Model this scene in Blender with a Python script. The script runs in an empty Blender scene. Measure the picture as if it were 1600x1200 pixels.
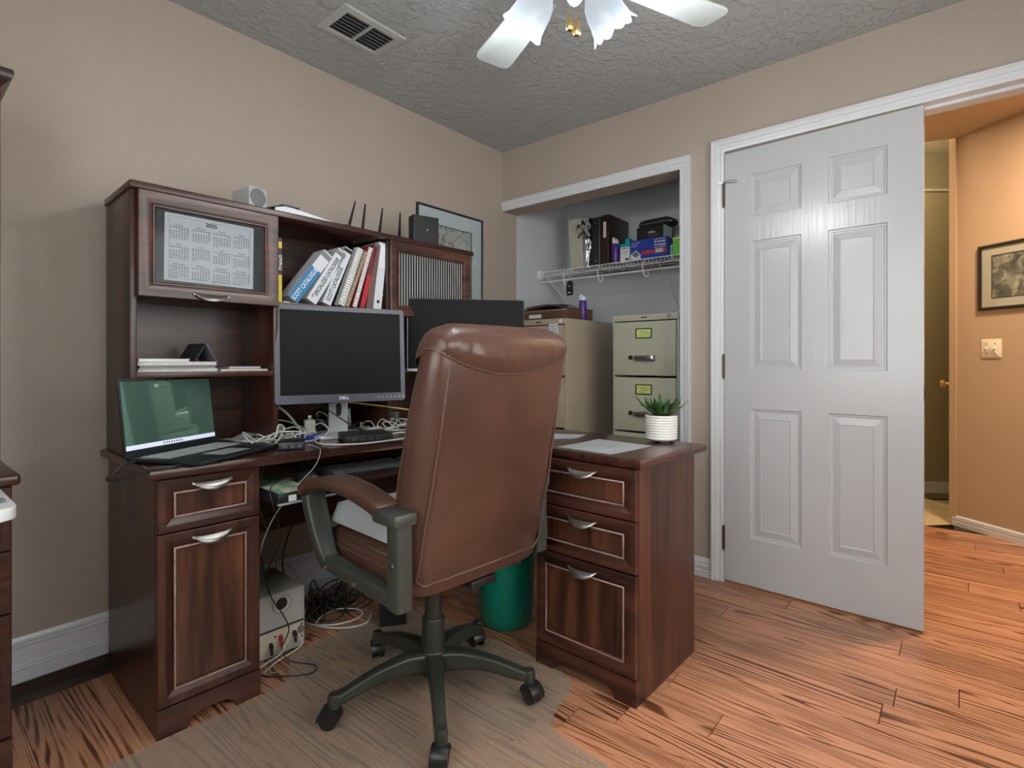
import bpy, bmesh, math, random
from mathutils import Vector, Matrix, Euler
R = math.radians
random.seed(7)
sc = bpy.context.scene
C = sc.collection

# ------------------------------------------------------------------ camera, world, lights, exposure
cam_d = bpy.data.cameras.new('camera'); cam = bpy.data.objects.new('camera', cam_d); C.objects.link(cam)
cam.location = (-2.661, -2.302, 1.069); cam.rotation_euler = (R(90), 0, R(39.86 - 90))
cam_d.sensor_width = 36; cam_d.lens = 835.8 / 1600 * 36; cam_d.shift_y = -35.07 / 1600; cam_d.clip_start = 0.02
sc.camera = cam
sc.view_settings.view_transform = 'Standard'; sc.view_settings.look = 'None'
sc.view_settings.gamma = 1; sc.view_settings.use_curve_mapping = False
sc.view_settings.exposure = 0.0
w = bpy.data.worlds.new('world'); sc.world = w; w.use_nodes = True
w.node_tree.nodes['Background'].inputs[0].default_value = (1.0, .98, .955, 1)
w.node_tree.nodes['Background'].inputs[1].default_value = 7.2
FAN = (-1.46, -1.505)
LAMP_W = 7.6
HALL_W = 52.0

def lamp(name, loc, power, col, rad):
    l = bpy.data.lights.new(name, 'POINT'); l.energy = power; l.color = col; l.shadow_soft_size = rad
    o = bpy.data.objects.new(name, l); C.objects.link(o); o.location = loc
    return o
for k in range(3):
    a = R(-20 + 120 * k)
    lamp('fan_bulb_light', (FAN[0] + .17 * math.cos(a), FAN[1] + .17 * math.sin(a), 1.985), LAMP_W, (.93, .97, 1.0), .035)
hl = bpy.data.lights.new('hall_lamp_light', 'AREA'); hl.shape = 'DISK'; hl.size = .30; hl.energy = HALL_W; hl.color = (1.0, .76, .52)
ho = bpy.data.objects.new('hall_lamp_light', hl); C.objects.link(ho); ho.location = (.80, -2.75, 2.505)
lamp('far_room_light', (2.2, -1.75, 2.6), 38.0, (1.0, .80, .52), .12)

# ------------------------------------------------------------------ geometry helpers
TH = R(-1.6)                                     # the desk stands 1.6 degrees off the wall
def W(x, y, z=0.0):
    c, s = math.cos(TH), math.sin(TH)
    return Vector((x * c - y * s, x * s + y * c, z))

def cr(pts, n=6, closed=False):
    P = [Vector(p) for p in pts]; out = []
    m = len(P)
    for i in range(m if closed else m - 1):
        if closed: a, b, c, d = P[i - 1], P[i], P[(i + 1) % m], P[(i + 2) % m]
        else: a, b, c, d = P[max(i - 1, 0)], P[i], P[i + 1], P[min(i + 2, m - 1)]
        for k in range(n):
            t = k / n
            out.append(.5 * ((2 * b) + (c - a) * t + (2 * a - 5 * b + 4 * c - d) * t * t + (3 * b - a - 3 * c + d) * t ** 3))
    if not closed: out.append(P[-1])
    return out

def rrect(w_, h_, r, n=4):
    o = []
    for cx, cy, a0 in ((w_ / 2 - r, h_ / 2 - r, 0), (-w_ / 2 + r, h_ / 2 - r, 90), (-w_ / 2 + r, -h_ / 2 + r, 180), (w_ / 2 - r, -h_ / 2 + r, 270)):
        for k in range(n + 1):
            a = R(a0 + 90 * k / n); o.append((cx + r * math.cos(a), cy + r * math.sin(a)))
    return o

class G:
    def __init__(s): s.bm = bmesh.new(); s.mi = 0
    def faces(s, vs, fs):
        v = [s.bm.verts.new(p) for p in vs]; out = []
        for f in fs:
            try:
                q = s.bm.faces.new([v[i] for i in f]); q.material_index = s.mi; out.append(q)
            except ValueError: pass
        return v
    def box(s, x0, x1, y0, y1, z0, z1, bev=0.0, M=None, seg=2):
        v = s.faces([(x, y, z) for x in (x0, x1) for y in (y0, y1) for z in (z0, z1)],
                    [(0, 1, 3, 2), (4, 6, 7, 5), (0, 4, 5, 1), (2, 3, 7, 6), (0, 2, 6, 4), (1, 5, 7, 3)])
        if M is not None:
            for q in v: q.co = M @ q.co
        if bev:
            e = {e for q in v for e in q.link_edges}
            r = bmesh.ops.bevel(s.bm, geom=list(e), offset=bev, segments=seg, profile=.5, affect='EDGES')
            for f in r['faces']: f.material_index = s.mi
        return s
    def rings(s, rs, cap0=True, cap1=True, closed=False):
        n = len(rs[0]); vs = [p for r in rs for p in r]; fs = []
        m = len(rs)
        for i in range(m if closed else m - 1):
            a, b = i * n, ((i + 1) % m) * n
            for k in range(n): fs.append((a + k, a + (k + 1) % n, b + (k + 1) % n, b + k))
        if not closed:
            if cap0: fs.append(tuple(range(n))[::-1])
            if cap1: fs.append(tuple(range((m - 1) * n, m * n)))
        s.faces(vs, fs); return s
    def sweep(s, pts, sec, up=(0, 0, 1), scale=None, closed=False, caps=True):
        P = [Vector(p) for p in pts]; up = Vector(up); rs = []; m = len(P)
        for i, p in enumerate(P):
            t = (P[(i + 1) % m] - P[i - 1]) if closed else (P[min(i + 1, m - 1)] - P[max(i - 1, 0)])
            t.normalize(); a = t.cross(up)
            if a.length < 1e-4: a = t.cross(Vector((.3, 1, .1)))
            a.normalize(); b = a.cross(t)
            k = (1, 1) if scale is None else scale[i]
            rs.append([p + a * (u * k[0]) + b * (v * k[1]) for u, v in sec])
        return s.rings(rs, caps, caps, closed)
    def tube(s, pts, r, n=8, closed=False):
        P = [Vector(p) for p in pts]; rs = []; m = len(P); a = None
        for i, p in enumerate(P):
            t = (P[(i + 1) % m] - P[i - 1]) if closed else (P[min(i + 1, m - 1)] - P[max(i - 1, 0)])
            if t.length < 1e-9: t = Vector((0, 0, 1))
            t.normalize()
            if a is None: a = t.orthogonal().normalized()
            a = (a - t * a.dot(t))
            a = a.normalized() if a.length > 1e-6 else t.orthogonal().normalized()
            b = t.cross(a); q = r[i] if isinstance(r, (list, tuple)) else r
            rs.append([p + (a * math.cos(2 * math.pi * k / n) + b * math.sin(2 * math.pi * k / n)) * q for k in range(n)])
        return s.rings(rs, True, True, closed)
    def lathe(s, prof, n=24, c=(0, 0, 0), M=None, closed=False):
        rs = []
        for r, z in prof:
            rs.append([(r * math.cos(2 * math.pi * k / n), r * math.sin(2 * math.pi * k / n), z) for k in range(n)])
        i0 = len(s.bm.verts)
        s.rings(rs, closed=closed)
        s.bm.verts.ensure_lookup_table()
        M2 = Matrix.Translation(c) @ (M if M is not None else Matrix())
        for q in list(s.bm.verts)[i0:]: q.co = M2 @ q.co
        return s
    def prism(s, poly, lo, hi, plane='xy', bev=0.0):
        f = {'xy': lambda a, b, c: (a, b, c), 'xz': lambda a, b, c: (a, c, b), 'yz': lambda a, b, c: (c, a, b)}[plane]
        n = len(poly)
        v = s.faces([f(a, b, lo) for a, b in poly] + [f(a, b, hi) for a, b in poly],
                    [tuple(range(n))[::-1], tuple(range(n, 2 * n))] + [(k, (k + 1) % n, n + (k + 1) % n, n + k) for k in range(n)])
        if bev:
            cap = set(v[:n]) ; cap2 = set(v[n:])
            e = [e for e in {e for q in v for e in q.link_edges} if (e.verts[0] in cap) == (e.verts[1] in cap)]
            bmesh.ops.bevel(s.bm, geom=e, offset=bev, segments=3, profile=.5, affect='EDGES')
        return s
    def front(s, x0, x1, z0, z1, prof, cap=True):
        """panel front facing -y: nested rectangles, prof = [(inset, y)]"""
        rs = [[(x0 + i, y, z0 + i), (x1 - i, y, z0 + i), (x1 - i, y, z1 - i), (x0 + i, y, z1 - i)] for i, y in prof]
        return s.rings(rs, False, cap)
    def grid(s, nu, nv, f):
        s.faces([f(i / nu, j / nv) for j in range(nv + 1) for i in range(nu + 1)],
                [(j * (nu + 1) + i, j * (nu + 1) + i + 1, (j + 1) * (nu + 1) + i + 1, (j + 1) * (nu + 1) + i) for j in range(nv) for i in range(nu)])
        return s
    def build(s, name, mats, parent=None, loc=(0, 0, 0), rot=(0, 0, 0), smooth=35, solid=0):
        bmesh.ops.recalc_face_normals(s.bm, faces=s.bm.faces)
        me = bpy.data.meshes.new(name); s.bm.to_mesh(me); s.bm.free()
        for m in (mats if isinstance(mats, (list, tuple)) else [mats]): me.materials.append(m)
        if smooth:
            me.polygons.foreach_set('use_smooth', [True] * len(me.polygons)); me.set_sharp_from_angle(angle=R(smooth))
        o = bpy.data.objects.new(name, me); C.objects.link(o)
        o.location = loc; o.rotation_euler = rot
        if parent is not None: o.parent = parent
        if solid:
            m = o.modifiers.new('solid', 'SOLIDIFY'); m.thickness = solid; m.offset = 0
        return o

def thing(name, label, cat, loc=(0, 0, 0), rz=0.0, group=None):
    o = bpy.data.objects.new(name, None); C.objects.link(o); o.empty_display_size = .05
    o.location = loc; o.rotation_euler = (0, 0, rz); o['label'] = label; o['category'] = cat
    if group: o['group'] = group
    return o
def tag(o, label, cat, group=None):
    o['label'] = label; o['category'] = cat
    if group: o['group'] = group
    return o
def struct(o): o['kind'] = 'structure'; return o
def dup(root, loc, rot, label=None, group=None):
    r = root.copy(); C.objects.link(r); r.location = loc; r.rotation_euler = rot
    if label: r['label'] = label
    if group: r['group'] = group
    for ch in list(root.children):
        c = ch.copy(); C.objects.link(c); c.parent = r
        for g in ch.children:
            d = g.copy(); C.objects.link(d); d.parent = c
    return r
def text(s, size, mat, parent, loc, rot=(R(90), 0, 0), name='lettering', align='CENTER', sx=1.0, shear=0.0, ext=.0002, bold=0.0):
    cu = bpy.data.curves.new(name, 'FONT'); cu.body = s; cu.size = size; cu.align_x = align; cu.align_y = 'CENTER'
    cu.extrude = ext; cu.resolution_u = 3; cu.shear = shear; cu.offset = bold
    t = bpy.data.objects.new(name, cu); C.objects.link(t)
    me = bpy.data.meshes.new_from_object(t.evaluated_get(bpy.context.evaluated_depsgraph_get()))
    bpy.data.objects.remove(t); bpy.data.curves.remove(cu)
    for v in me.vertices: v.co.x *= sx
    me.materials.clear(); me.materials.append(mat)
    o = bpy.data.objects.new(name, me); C.objects.link(o); o.location = loc; o.rotation_euler = rot
    if parent is not None: o.parent = parent
    return o

# ------------------------------------------------------------------ materials (all procedural)
def nodes(name):
    m = bpy.data.materials.new(name); m.use_nodes = True
    nt = m.node_tree; return m, nt, nt.nodes['Principled BSDF']
def N(nt, t, **kw):
    n = nt.nodes.new(t)
    for k, v in kw.items():
        if k in n.inputs.keys(): n.inputs[k].default_value = v
        else: setattr(n, k, v)
    return n
def lk(nt, a, ao, b, bi): nt.links.new(a.outputs[ao], b.inputs[bi])
def coords(nt, scale=(1, 1, 1), rnd=False, kind='Object'):
    tc = N(nt, 'ShaderNodeTexCoord'); mp = N(nt, 'ShaderNodeMapping'); mp.inputs['Scale'].default_value = scale
    if rnd:
        oi = N(nt, 'ShaderNodeObjectInfo'); mu = N(nt, 'ShaderNodeMath', operation='MULTIPLY'); mu.inputs[1].default_value = 37.0
        lk(nt, oi, 'Random', mu, 0); ad = N(nt, 'ShaderNodeVectorMath', operation='ADD')
        lk(nt, tc, kind, ad, 0); lk(nt, mu, 0, ad, 1); lk(nt, ad, 0, mp, 'Vector')
    else: lk(nt, tc, kind, mp, 'Vector')
    return mp
def ramp(nt, stops):
    r = N(nt, 'ShaderNodeValToRGB'); el = r.color_ramp.elements
    while len(el) < len(stops): el.new(.5)
    for e, (p, c) in zip(el, stops): e.position = p; e.color = (*c, 1)
    return r
def plain(name, col, rough=.5, metal=0.0, var=.08, scale=8, bump=0.0, bscale=60, coat=0.0, spec=.5, emit=None):
    m, nt, b = nodes(name)
    mp = coords(nt); n = N(nt, 'ShaderNodeTexNoise', Scale=scale, Detail=4.0); lk(nt, mp, 0, n, 'Vector')
    r = ramp(nt, [(.3, tuple(c * (1 - var) for c in col)), (.7, tuple(min(c * (1 + var), 1) for c in col))])
    lk(nt, n, 'Fac', r, 'Fac'); lk(nt, r, 'Color', b, 'Base Color')
    b.inputs['Roughness'].default_value = rough; b.inputs['Metallic'].default_value = metal
    b.inputs['Coat Weight'].default_value = coat; b.inputs['Specular IOR Level'].default_value = spec
    if bump:
        n2 = N(nt, 'ShaderNodeTexNoise', Scale=bscale, Detail=3.0); lk(nt, mp, 0, n2, 'Vector')
        bp = N(nt, 'ShaderNodeBump', Strength=bump, Distance=.004); lk(nt, n2, 'Fac', bp, 'Height'); lk(nt, bp, 0, b, 'Normal')
    if emit: b.inputs['Emission Color'].default_value = (*emit[0], 1); b.inputs['Emission Strength'].default_value = emit[1]
    return m
def wood(name, dark, mid, light, axis='z', rough=.34, scale=1.0, rnd=True):
    m, nt, b = nodes(name)
    s = {'x': (1.2, 16, 16), 'y': (16, 1.2, 16), 'z': (16, 16, 1.2)}[axis]
    mp = coords(nt, tuple(v * scale for v in s), rnd)
    n = N(nt, 'ShaderNodeTexNoise', Scale=1.0, Detail=6.0, Distortion=.9); lk(nt, mp, 0, n, 'Vector')
    r = ramp(nt, [(.30, dark), (.5, mid), (.72, light)]); lk(nt, n, 'Fac', r, 'Fac')
    mp2 = coords(nt, tuple(v * 7 * scale for v in s), rnd)
    n2 = N(nt, 'ShaderNodeTexNoise', Scale=1.0, Detail=3.0); lk(nt, mp2, 0, n2, 'Vector')
    r2 = ramp(nt, [(.35, (.72, .70, .68)), (.65, (1.08, 1.08, 1.08))]); lk(nt, n2, 'Fac', r2, 'Fac')
    mx = N(nt, 'ShaderNodeMix', data_type='RGBA', blend_type='MULTIPLY'); mx.inputs[0].default_value = 1
    lk(nt, r, 'Color', mx, 6); lk(nt, r2, 'Color', mx, 7); lk(nt, mx, 2, b, 'Base Color')
    b.inputs['Roughness'].default_value = rough; b.inputs['Coat Weight'].default_value = .12; b.inputs['Coat Roughness'].default_value = .28
    bp = N(nt, 'ShaderNodeBump', Strength=.06, Distance=.002); lk(nt, n2, 'Fac', bp, 'Height'); lk(nt, bp, 0, b, 'Normal')
    return m
def paint(name, col, bscale, bstr, dist=.004, rough=.75, knock=False):
    m, nt, b = nodes(name)
    mp = coords(nt); n = N(nt, 'ShaderNodeTexNoise', Scale=1.6, Detail=3.0); lk(nt, mp, 0, n, 'Vector')
    r = ramp(nt, [(.3, tuple(c * .96 for c in col)), (.7, tuple(c * 1.03 for c in col))]); lk(nt, n, 'Fac', r, 'Fac'); lk(nt, r, 'Color', b, 'Base Color')
    b.inputs['Roughness'].default_value = rough
    n2 = N(nt, 'ShaderNodeTexNoise', Scale=bscale, Detail=3.0, Distortion=.6 if knock else .2); lk(nt, mp, 0, n2, 'Vector')
    src = n2
    out = 'Fac'
    if knock:
        src = ramp(nt, [(.46, (0, 0, 0)), (.56, (1, 1, 1))]); lk(nt, n2, 'Fac', src, 'Fac'); out = 'Color'
    bp = N(nt, 'ShaderNodeBump', Strength=bstr, Distance=dist); lk(nt, src, out, bp, 'Height'); lk(nt, bp, 0, b, 'Normal')
    return m
M = {}
M['wall'] = paint('tan wall paint', (.405, .335, .285), 110, .55)
M['closet_paint'] = paint('pale closet paint', (.56, .57, .60), 90, .30)
M['hall_paint'] = paint('warm tan hall paint', (.47, .33, .22), 90, .30)
M['olive_paint'] = paint('olive hall paint', (.36, .31, .19), 90, .25)
M['ceiling'] = paint('knockdown ceiling', (.385, .395, .395), 26, .5, .006, .8, True)
M['ceil_hall'] = paint('hall ceiling', (.55, .50, .40), 26, .5, .006, .8, True)
M['trim'] = plain('white trim paint', (.64, .65, .68), .32, var=.02, scale=4)
M['doorp'] = None
CH = dict(dark=(.018, .0062, .005), mid=(.062, .0205, .0140), light=(.120, .041, .024))
M['woodz'] = wood('cherry laminate upright grain', CH['dark'], CH['mid'], CH['light'], 'z')
M['woodx'] = wood('cherry laminate level grain', CH['dark'], CH['mid'], CH['light'], 'x')
M['woodtop'] = wood('cherry worktop', (.030, .010, .008), (.060, .020, .015), (.085, .030, .022), 'x', .26)
M['woodpan'] = wood('cherry inset panel', (.030, .010, .006), (.095, .034, .019), (.175, .064, .036), 'z', .30)
M['black'] = plain('black plastic', (.012, .012, .013), .38)
M['blackm'] = plain('matt black plastic', (.016, .016, .017), .6)
M['screen'] = plain('dark screen', (.009, .009, .0095), .5, var=.02, spec=.12)
M['bezel'] = plain('grey bezel plastic', (.085, .082, .11), .38)
M['bezeldark'] = plain('dark grey keycaps', (.085, .085, .09), .35)
M['silver'] = plain('silver plastic', (.50, .51, .53), .35, metal=.35)
M['steel'] = plain('brushed nickel', (.62, .60, .57), .30, metal=1.0, scale=40)
M['chairbase'] = plain('olive black nylon', (.030, .033, .026), .36, bump=.1, bscale=300)
M['armplastic'] = plain('grey green nylon', (.047, .051, .044), .42, bump=.1, bscale=300)
M['white'] = plain('white plastic', (.74, .75, .76), .4, var=.02)
M['paper'] = plain('white paper', (.72, .73, .76), .8, var=.03)
M['offwhite'] = plain('cream plastic', (.55, .55, .50), .5, var=.04)
M['whitecable'] = plain('white cable sheath', (.62, .62, .58), .45)
M['greycable'] = plain('grey cable sheath', (.28, .28, .27), .5)
M['blackcable'] = plain('black cable sheath', (.020, .020, .020), .45)
M['yellowcable'] = plain('yellow cable sheath', (.72, .50, .10), .45)
M['cab_beige'] = plain('beige enamelled steel', (.44, .36, .27), .42, var=.04, scale=3)
M['cab_green'] = plain('grey green enamelled steel', (.46, .46, .36), .42, var=.04, scale=3)
M['teal'] = plain('teal plastic', (.005, .30, .22), .32)
M['brass'] = plain('brass', (.72, .48, .20), .3, metal=1.0)
M['frame'] = plain('black frame wood', (.014, .011, .010), .35)
M['matboard'] = plain('cream mat board', (.66, .58, .46), .85)
M['matwhite'] = plain('white mat board', (.70, .73, .77), .85, var=.02)
M['blade'] = plain('white fan blade', (.55, .60, .59), .4, var=.02)
M['ink'] = plain('black ink', (.02, .02, .022), .7)
M['grey'] = plain('mid grey fabric', (.16, .17, .17), .8, bump=.2, bscale=200)
M['calink'] = plain('calendar ink', (.07, .07, .08), .8)
M['greyprint'] = plain('grey ink', (.20, .20, .22), .8)
M['bookblue'] = plain('blue cover', (.02, .17, .36), .45)
M['bookwhite'] = plain('white cover', (.60, .62, .66), .45, var=.03)
M['bookred'] = plain('red cover', (.42, .025, .03), .4)
M['bookbrown'] = plain('brown cover', (.15, .085, .07), .5)
M['bookmaroon'] = plain('dark red cover', (.16, .02, .025), .5)
M['bookyellow'] = plain('yellow cover', (.70, .52, .03), .45)
M['bookblack'] = plain('black cover', (.02, .02, .022), .4)
M['pages'] = plain('page edges', (.60, .57, .50), .9, var=.12, scale=90)
M['kraft'] = plain('tan cover', (.34, .24, .15), .7)
M['leatherdk'] = plain('dark brown leather', (.026, .010, .009), .42, bump=.2, bscale=150)
M['purple'] = plain('purple print', (.065, .02, .20), .35, var=.7, scale=40)
M['blue'] = plain('blue carton', (.012, .05, .34), .4, var=.05)
M['redprint'] = plain('red print', (.50, .03, .05), .5)
M['green'] = plain('green carton', (.16, .50, .05), .5)
M['limecard'] = plain('lime card', (.62, .72, .22), .7)
M['cyan'] = plain('cyan carton', (.01, .34, .38), .45)
M['foil'] = plain('silver foil', (.62, .63, .65), .22, metal=1.0, bump=1.0, bscale=45)
M['pot'] = plain('white glazed pot', (.72, .70, .66), .35, var=.05, scale=20)
M['soil'] = plain('dark soil', (.03, .02, .015), .95, var=.4, scale=120, bump=.8, bscale=150)
M['switch'] = plain('ivory switch plate', (.72, .64, .50), .35, var=.02)
M['bead'] = plain('cherry bead with painted highlight', (.30, .19, .16), .16, var=.25, scale=30)  # pale colour paints in the specular highlight along the worn bead edges
M['darkstrip'] = wood('dark stained strip', (.010, .005, .003), (.030, .013, .008), (.050, .022, .012), 'x')
M['tile'] = plain('cream floor tile', (.62, .48, .30), .3, var=.18, scale=9)
M['brownbox'] = wood('brown card box', (.09, .04, .025), (.13, .06, .035), (.16, .08, .05), 'x', .6)
M['copper'] = plain('aged copper cap', (.10, .07, .05), .4, metal=.7)

def leather():
    m, nt, b = nodes('brown leather')
    mp = coords(nt); n = N(nt, 'ShaderNodeTexNoise', Scale=3.2, Detail=5.0); lk(nt, mp, 0, n, 'Vector')
    r = ramp(nt, [(.3, (.062, .028, .021)), (.52, (.092, .043, .031)), (.75, (.125, .060, .042))]); lk(nt, n, 'Fac', r, 'Fac'); lk(nt, r, 'Color', b, 'Base Color')
    b.inputs['Roughness'].default_value = .31
    v = N(nt, 'ShaderNodeTexVoronoi', Scale=340.0); lk(nt, mp, 0, v, 'Vector')
    n2 = N(nt, 'ShaderNodeTexNoise', Scale=14.0, Detail=4.0); lk(nt, mp, 0, n2, 'Vector')
    ad = N(nt, 'ShaderNodeMath', operation='MULTIPLY_ADD'); ad.inputs[1].default_value = .12
    lk(nt, v, 'Distance', ad, 0); lk(nt, n2, 'Fac', ad, 2)
    bp = N(nt, 'ShaderNodeBump', Strength=.18, Distance=.006); lk(nt, ad, 0, bp, 'Height'); lk(nt, bp, 0, b, 'Normal')
    return m
M['leather'] = leather()
M['piping'] = plain('leather piping', (.125, .066, .050), .3)

def oak():
    m, nt, b = nodes('oak plank')
    mp = coords(nt, (1, 1, 1), True)
    # slow warp that bends the grain into cathedrals
    wn = N(nt, 'ShaderNodeTexNoise', Scale=2.2, Detail=2.0); lk(nt, mp, 0, wn, 'Vector')
    s1 = N(nt, 'ShaderNodeMapping'); s1.inputs['Scale'].default_value = (7, .55, 1); lk(nt, mp, 0, s1, 'Vector')
    n1 = N(nt, 'ShaderNodeTexNoise', Scale=1.0, Detail=1.5, Distortion=.3); lk(nt, s1, 0, n1, 'Vector')
    sx = N(nt, 'ShaderNodeSeparateXYZ'); lk(nt, mp, 0, sx, 0)
    lin = N(nt, 'ShaderNodeMath', operation='MULTIPLY'); lin.inputs[1].default_value = 430.0; lk(nt, sx, 'X', lin, 0)
    wv = N(nt, 'ShaderNodeMath', operation='MULTIPLY_ADD'); wv.inputs[1].default_value = 130.0; lk(nt, n1, 'Fac', wv, 0); lk(nt, lin, 0, wv, 2)
    sn = N(nt, 'ShaderNodeMath', operation='SINE'); lk(nt, wv, 0, sn, 0)
    sharp = ramp(nt, [(.0, (.0, .0, .0)), (.30, (.30, .30, .30)), (.58, (.90, .90, .90)), (1.0, (1, 1, 1))])
    mr0 = N(nt, 'ShaderNodeMapRange'); mr0.inputs['From Min'].default_value = -1; lk(nt, sn, 0, mr0, 'Value'); lk(nt, mr0, 0, sharp, 'Fac')
    s3 = N(nt, 'ShaderNodeMapping'); s3.inputs['Scale'].default_value = (60, 2.6, 1); lk(nt, mp, 0, s3, 'Vector')
    n3 = N(nt, 'ShaderNodeTexNoise', Scale=1.0, Detail=2.0); lk(nt, s3, 0, n3, 'Vector')
    vis = N(nt, 'ShaderNodeMapRange'); vis.inputs['From Min'].default_value = .39; vis.inputs['From Max'].default_value = .58; vis.inputs['To Min'].default_value = 1.0; vis.inputs['To Max'].default_value = 0.0; lk(nt, n3, 'Fac', vis, 'Value')
    mr = N(nt, 'ShaderNodeMix', data_type='FLOAT'); lk(nt, vis, 0, mr, 0); mr.inputs[3].default_value = .90; lk(nt, sharp, 'Color', mr, 2)
    s2 = N(nt, 'ShaderNodeMapping'); s2.inputs['Scale'].default_value = (240, 7, 1); lk(nt, mp, 0, s2, 'Vector')
    n2 = N(nt, 'ShaderNodeTexNoise', Scale=1.0, Detail=3.0); lk(nt, s2, 0, n2, 'Vector')
    mul = N(nt, 'ShaderNodeMath', operation='MULTIPLY_ADD'); mul.inputs[1].default_value = .55; lk(nt, n2, 'Fac', mul, 0)
    h = N(nt, 'ShaderNodeMath', operation='MULTIPLY'); h.inputs[1].default_value = .62; lk(nt, mr, 0, h, 0); lk(nt, h, 0, mul, 2)
    r = ramp(nt, [(.28, (.070, .022, .010)), (.52, (.22, .080, .036)), (.76, (.44, .195, .108)), (.95, (.56, .28, .165))]); lk(nt, mul, 0, r, 'Fac')
    oi = N(nt, 'ShaderNodeObjectInfo')
    hs = N(nt, 'ShaderNodeHueSaturation'); v = N(nt, 'ShaderNodeMapRange'); v.inputs['To Min'].default_value = .80; v.inputs['To Max'].default_value = 1.12
    lk(nt, oi, 'Random', v, 'Value'); lk(nt, v, 0, hs, 'Value'); lk(nt, r, 'Color', hs, 'Color'); lk(nt, hs, 0, b, 'Base Color')
    b.inputs['Roughness'].default_value = .30
    bp = N(nt, 'ShaderNodeBump', Strength=.12, Distance=.002); lk(nt, mul, 0, bp, 'Height'); lk(nt, bp, 0, b, 'Normal')
    return m
M['oak'] = oak()
M['subfloor'] = plain('dark joint filler', (.02, .010, .006), .9)

def doorpaint():
    m, nt, b = nodes('white wood grain door paint')
    b.inputs['Base Color'].default_value = (.5, .5, .52, 1); b.inputs['Roughness'].default_value = .22
    mp = coords(nt, (60, 60, 2.2)); n = N(nt, 'ShaderNodeTexNoise', Scale=1.0, Detail=4.0, Distortion=1.6); lk(nt, mp, 0, n, 'Vector')
    n1 = N(nt, 'ShaderNodeTexNoise', Scale=1.2, Detail=2.0); mp1 = coords(nt); lk(nt, mp1, 0, n1, 'Vector')
    r = ramp(nt, [(.3, (.485, .49, .505)), (.7, (.515, .52, .535))]); lk(nt, n1, 'Fac', r, 'Fac'); lk(nt, r, 'Color', b, 'Base Color')
    bp = N(nt, 'ShaderNodeBump', Strength=.22, Distance=.003); lk(nt, n, 'Fac', bp, 'Height'); lk(nt, bp, 0, b, 'Normal')
    return m
M['doorp'] = doorpaint()

def glassy(name, tint, alpha, rough=.05, base=(.5, .5, .5)):
    m, nt, b = nodes(name)
    b.inputs['Base Color'].default_value = (*base, 1); b.inputs['Roughness'].default_value = rough
    n = N(nt, 'ShaderNodeTexNoise', Scale=5.0); mp = coords(nt); lk(nt, mp, 0, n, 'Vector')
    v = N(nt, 'ShaderNodeMapRange'); v.inputs['To Min'].default_value = alpha * .92; v.inputs['To Max'].default_value = min(alpha * 1.08, 1); lk(nt, n, 'Fac', v, 'Value')
    tr = N(nt, 'ShaderNodeBsdfTransparent'); tr.inputs[0].default_value = (*tint, 1)
    mx = N(nt, 'ShaderNodeMixShader'); lk(nt, v, 0, mx, 0); lk(nt, tr, 0, mx, 1); lk(nt, b, 0, mx, 2)
    lk(nt, mx, 0, nt.nodes['Material Output'], 0)
    return m
M['glass'] = glassy('clear pane', (.95, .97, .97), .12, .03, (.25, .27, .28))
M['smoke'] = glassy('cabinet pane', (.8, .82, .84), .20, .06, (.16, .17, .18))
M['mat_plastic'] = glassy('chair mat plastic', (.97, .95, .91), .36, .20, (.50, .41, .335))
M['ribglass'] = glassy('dark pane', (.5, .5, .5), .55, .10, (.05, .048, .045))
M['rib'] = plain('frosted glass rib', (.36, .37, .36), .18)

def shade_mat():
    m, nt, b = nodes('lit frosted glass shade')
    b.inputs['Base Color'].default_value = (.20, .215, .23, 1); b.inputs['Roughness'].default_value = .35
    n = N(nt, 'ShaderNodeTexNoise', Scale=6.0); mp = coords(nt); lk(nt, mp, 0, n, 'Vector')
    v = N(nt, 'ShaderNodeMapRange'); v.inputs['To Min'].default_value = .26; v.inputs['To Max'].default_value = .36; lk(nt, n, 'Fac', v, 'Value')
    b.inputs['Emission Color'].default_value = (.86, .92, 1, 1); lk(nt, v, 0, b, 'Emission Strength')
    return m
M['shade'] = shade_mat()

def lapscreen():
    m, nt, b = nodes('glossy laptop screen')
    n = N(nt, 'ShaderNodeTexNoise', Scale=3.0); mp = coords(nt); lk(nt, mp, 0, n, 'Vector')
    r = ramp(nt, [(.3, (.15, .26, .21)), (.7, (.20, .33, .27))]); lk(nt, n, 'Fac', r, 'Fac'); lk(nt, r, 'Color', b, 'Base Color')
    b.inputs['Metallic'].default_value = .75; b.inputs['Roughness'].default_value = .035
    b.inputs['Emission Color'].default_value = (.10, .24, .18, 1); b.inputs['Emission Strength'].default_value = .12
    return m
M['lapscreen'] = lapscreen()
M['taskbar'] = plain('lit taskbar', (.4, .42, .5), .4, emit=((.62, .68, .85), .75))
M['lapdark'] = plain('dark slate aluminium', (.028, .034, .038), .4, metal=.5)
M['keycap'] = plain('grey keycaps', (.36, .37, .37), .5)

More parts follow.
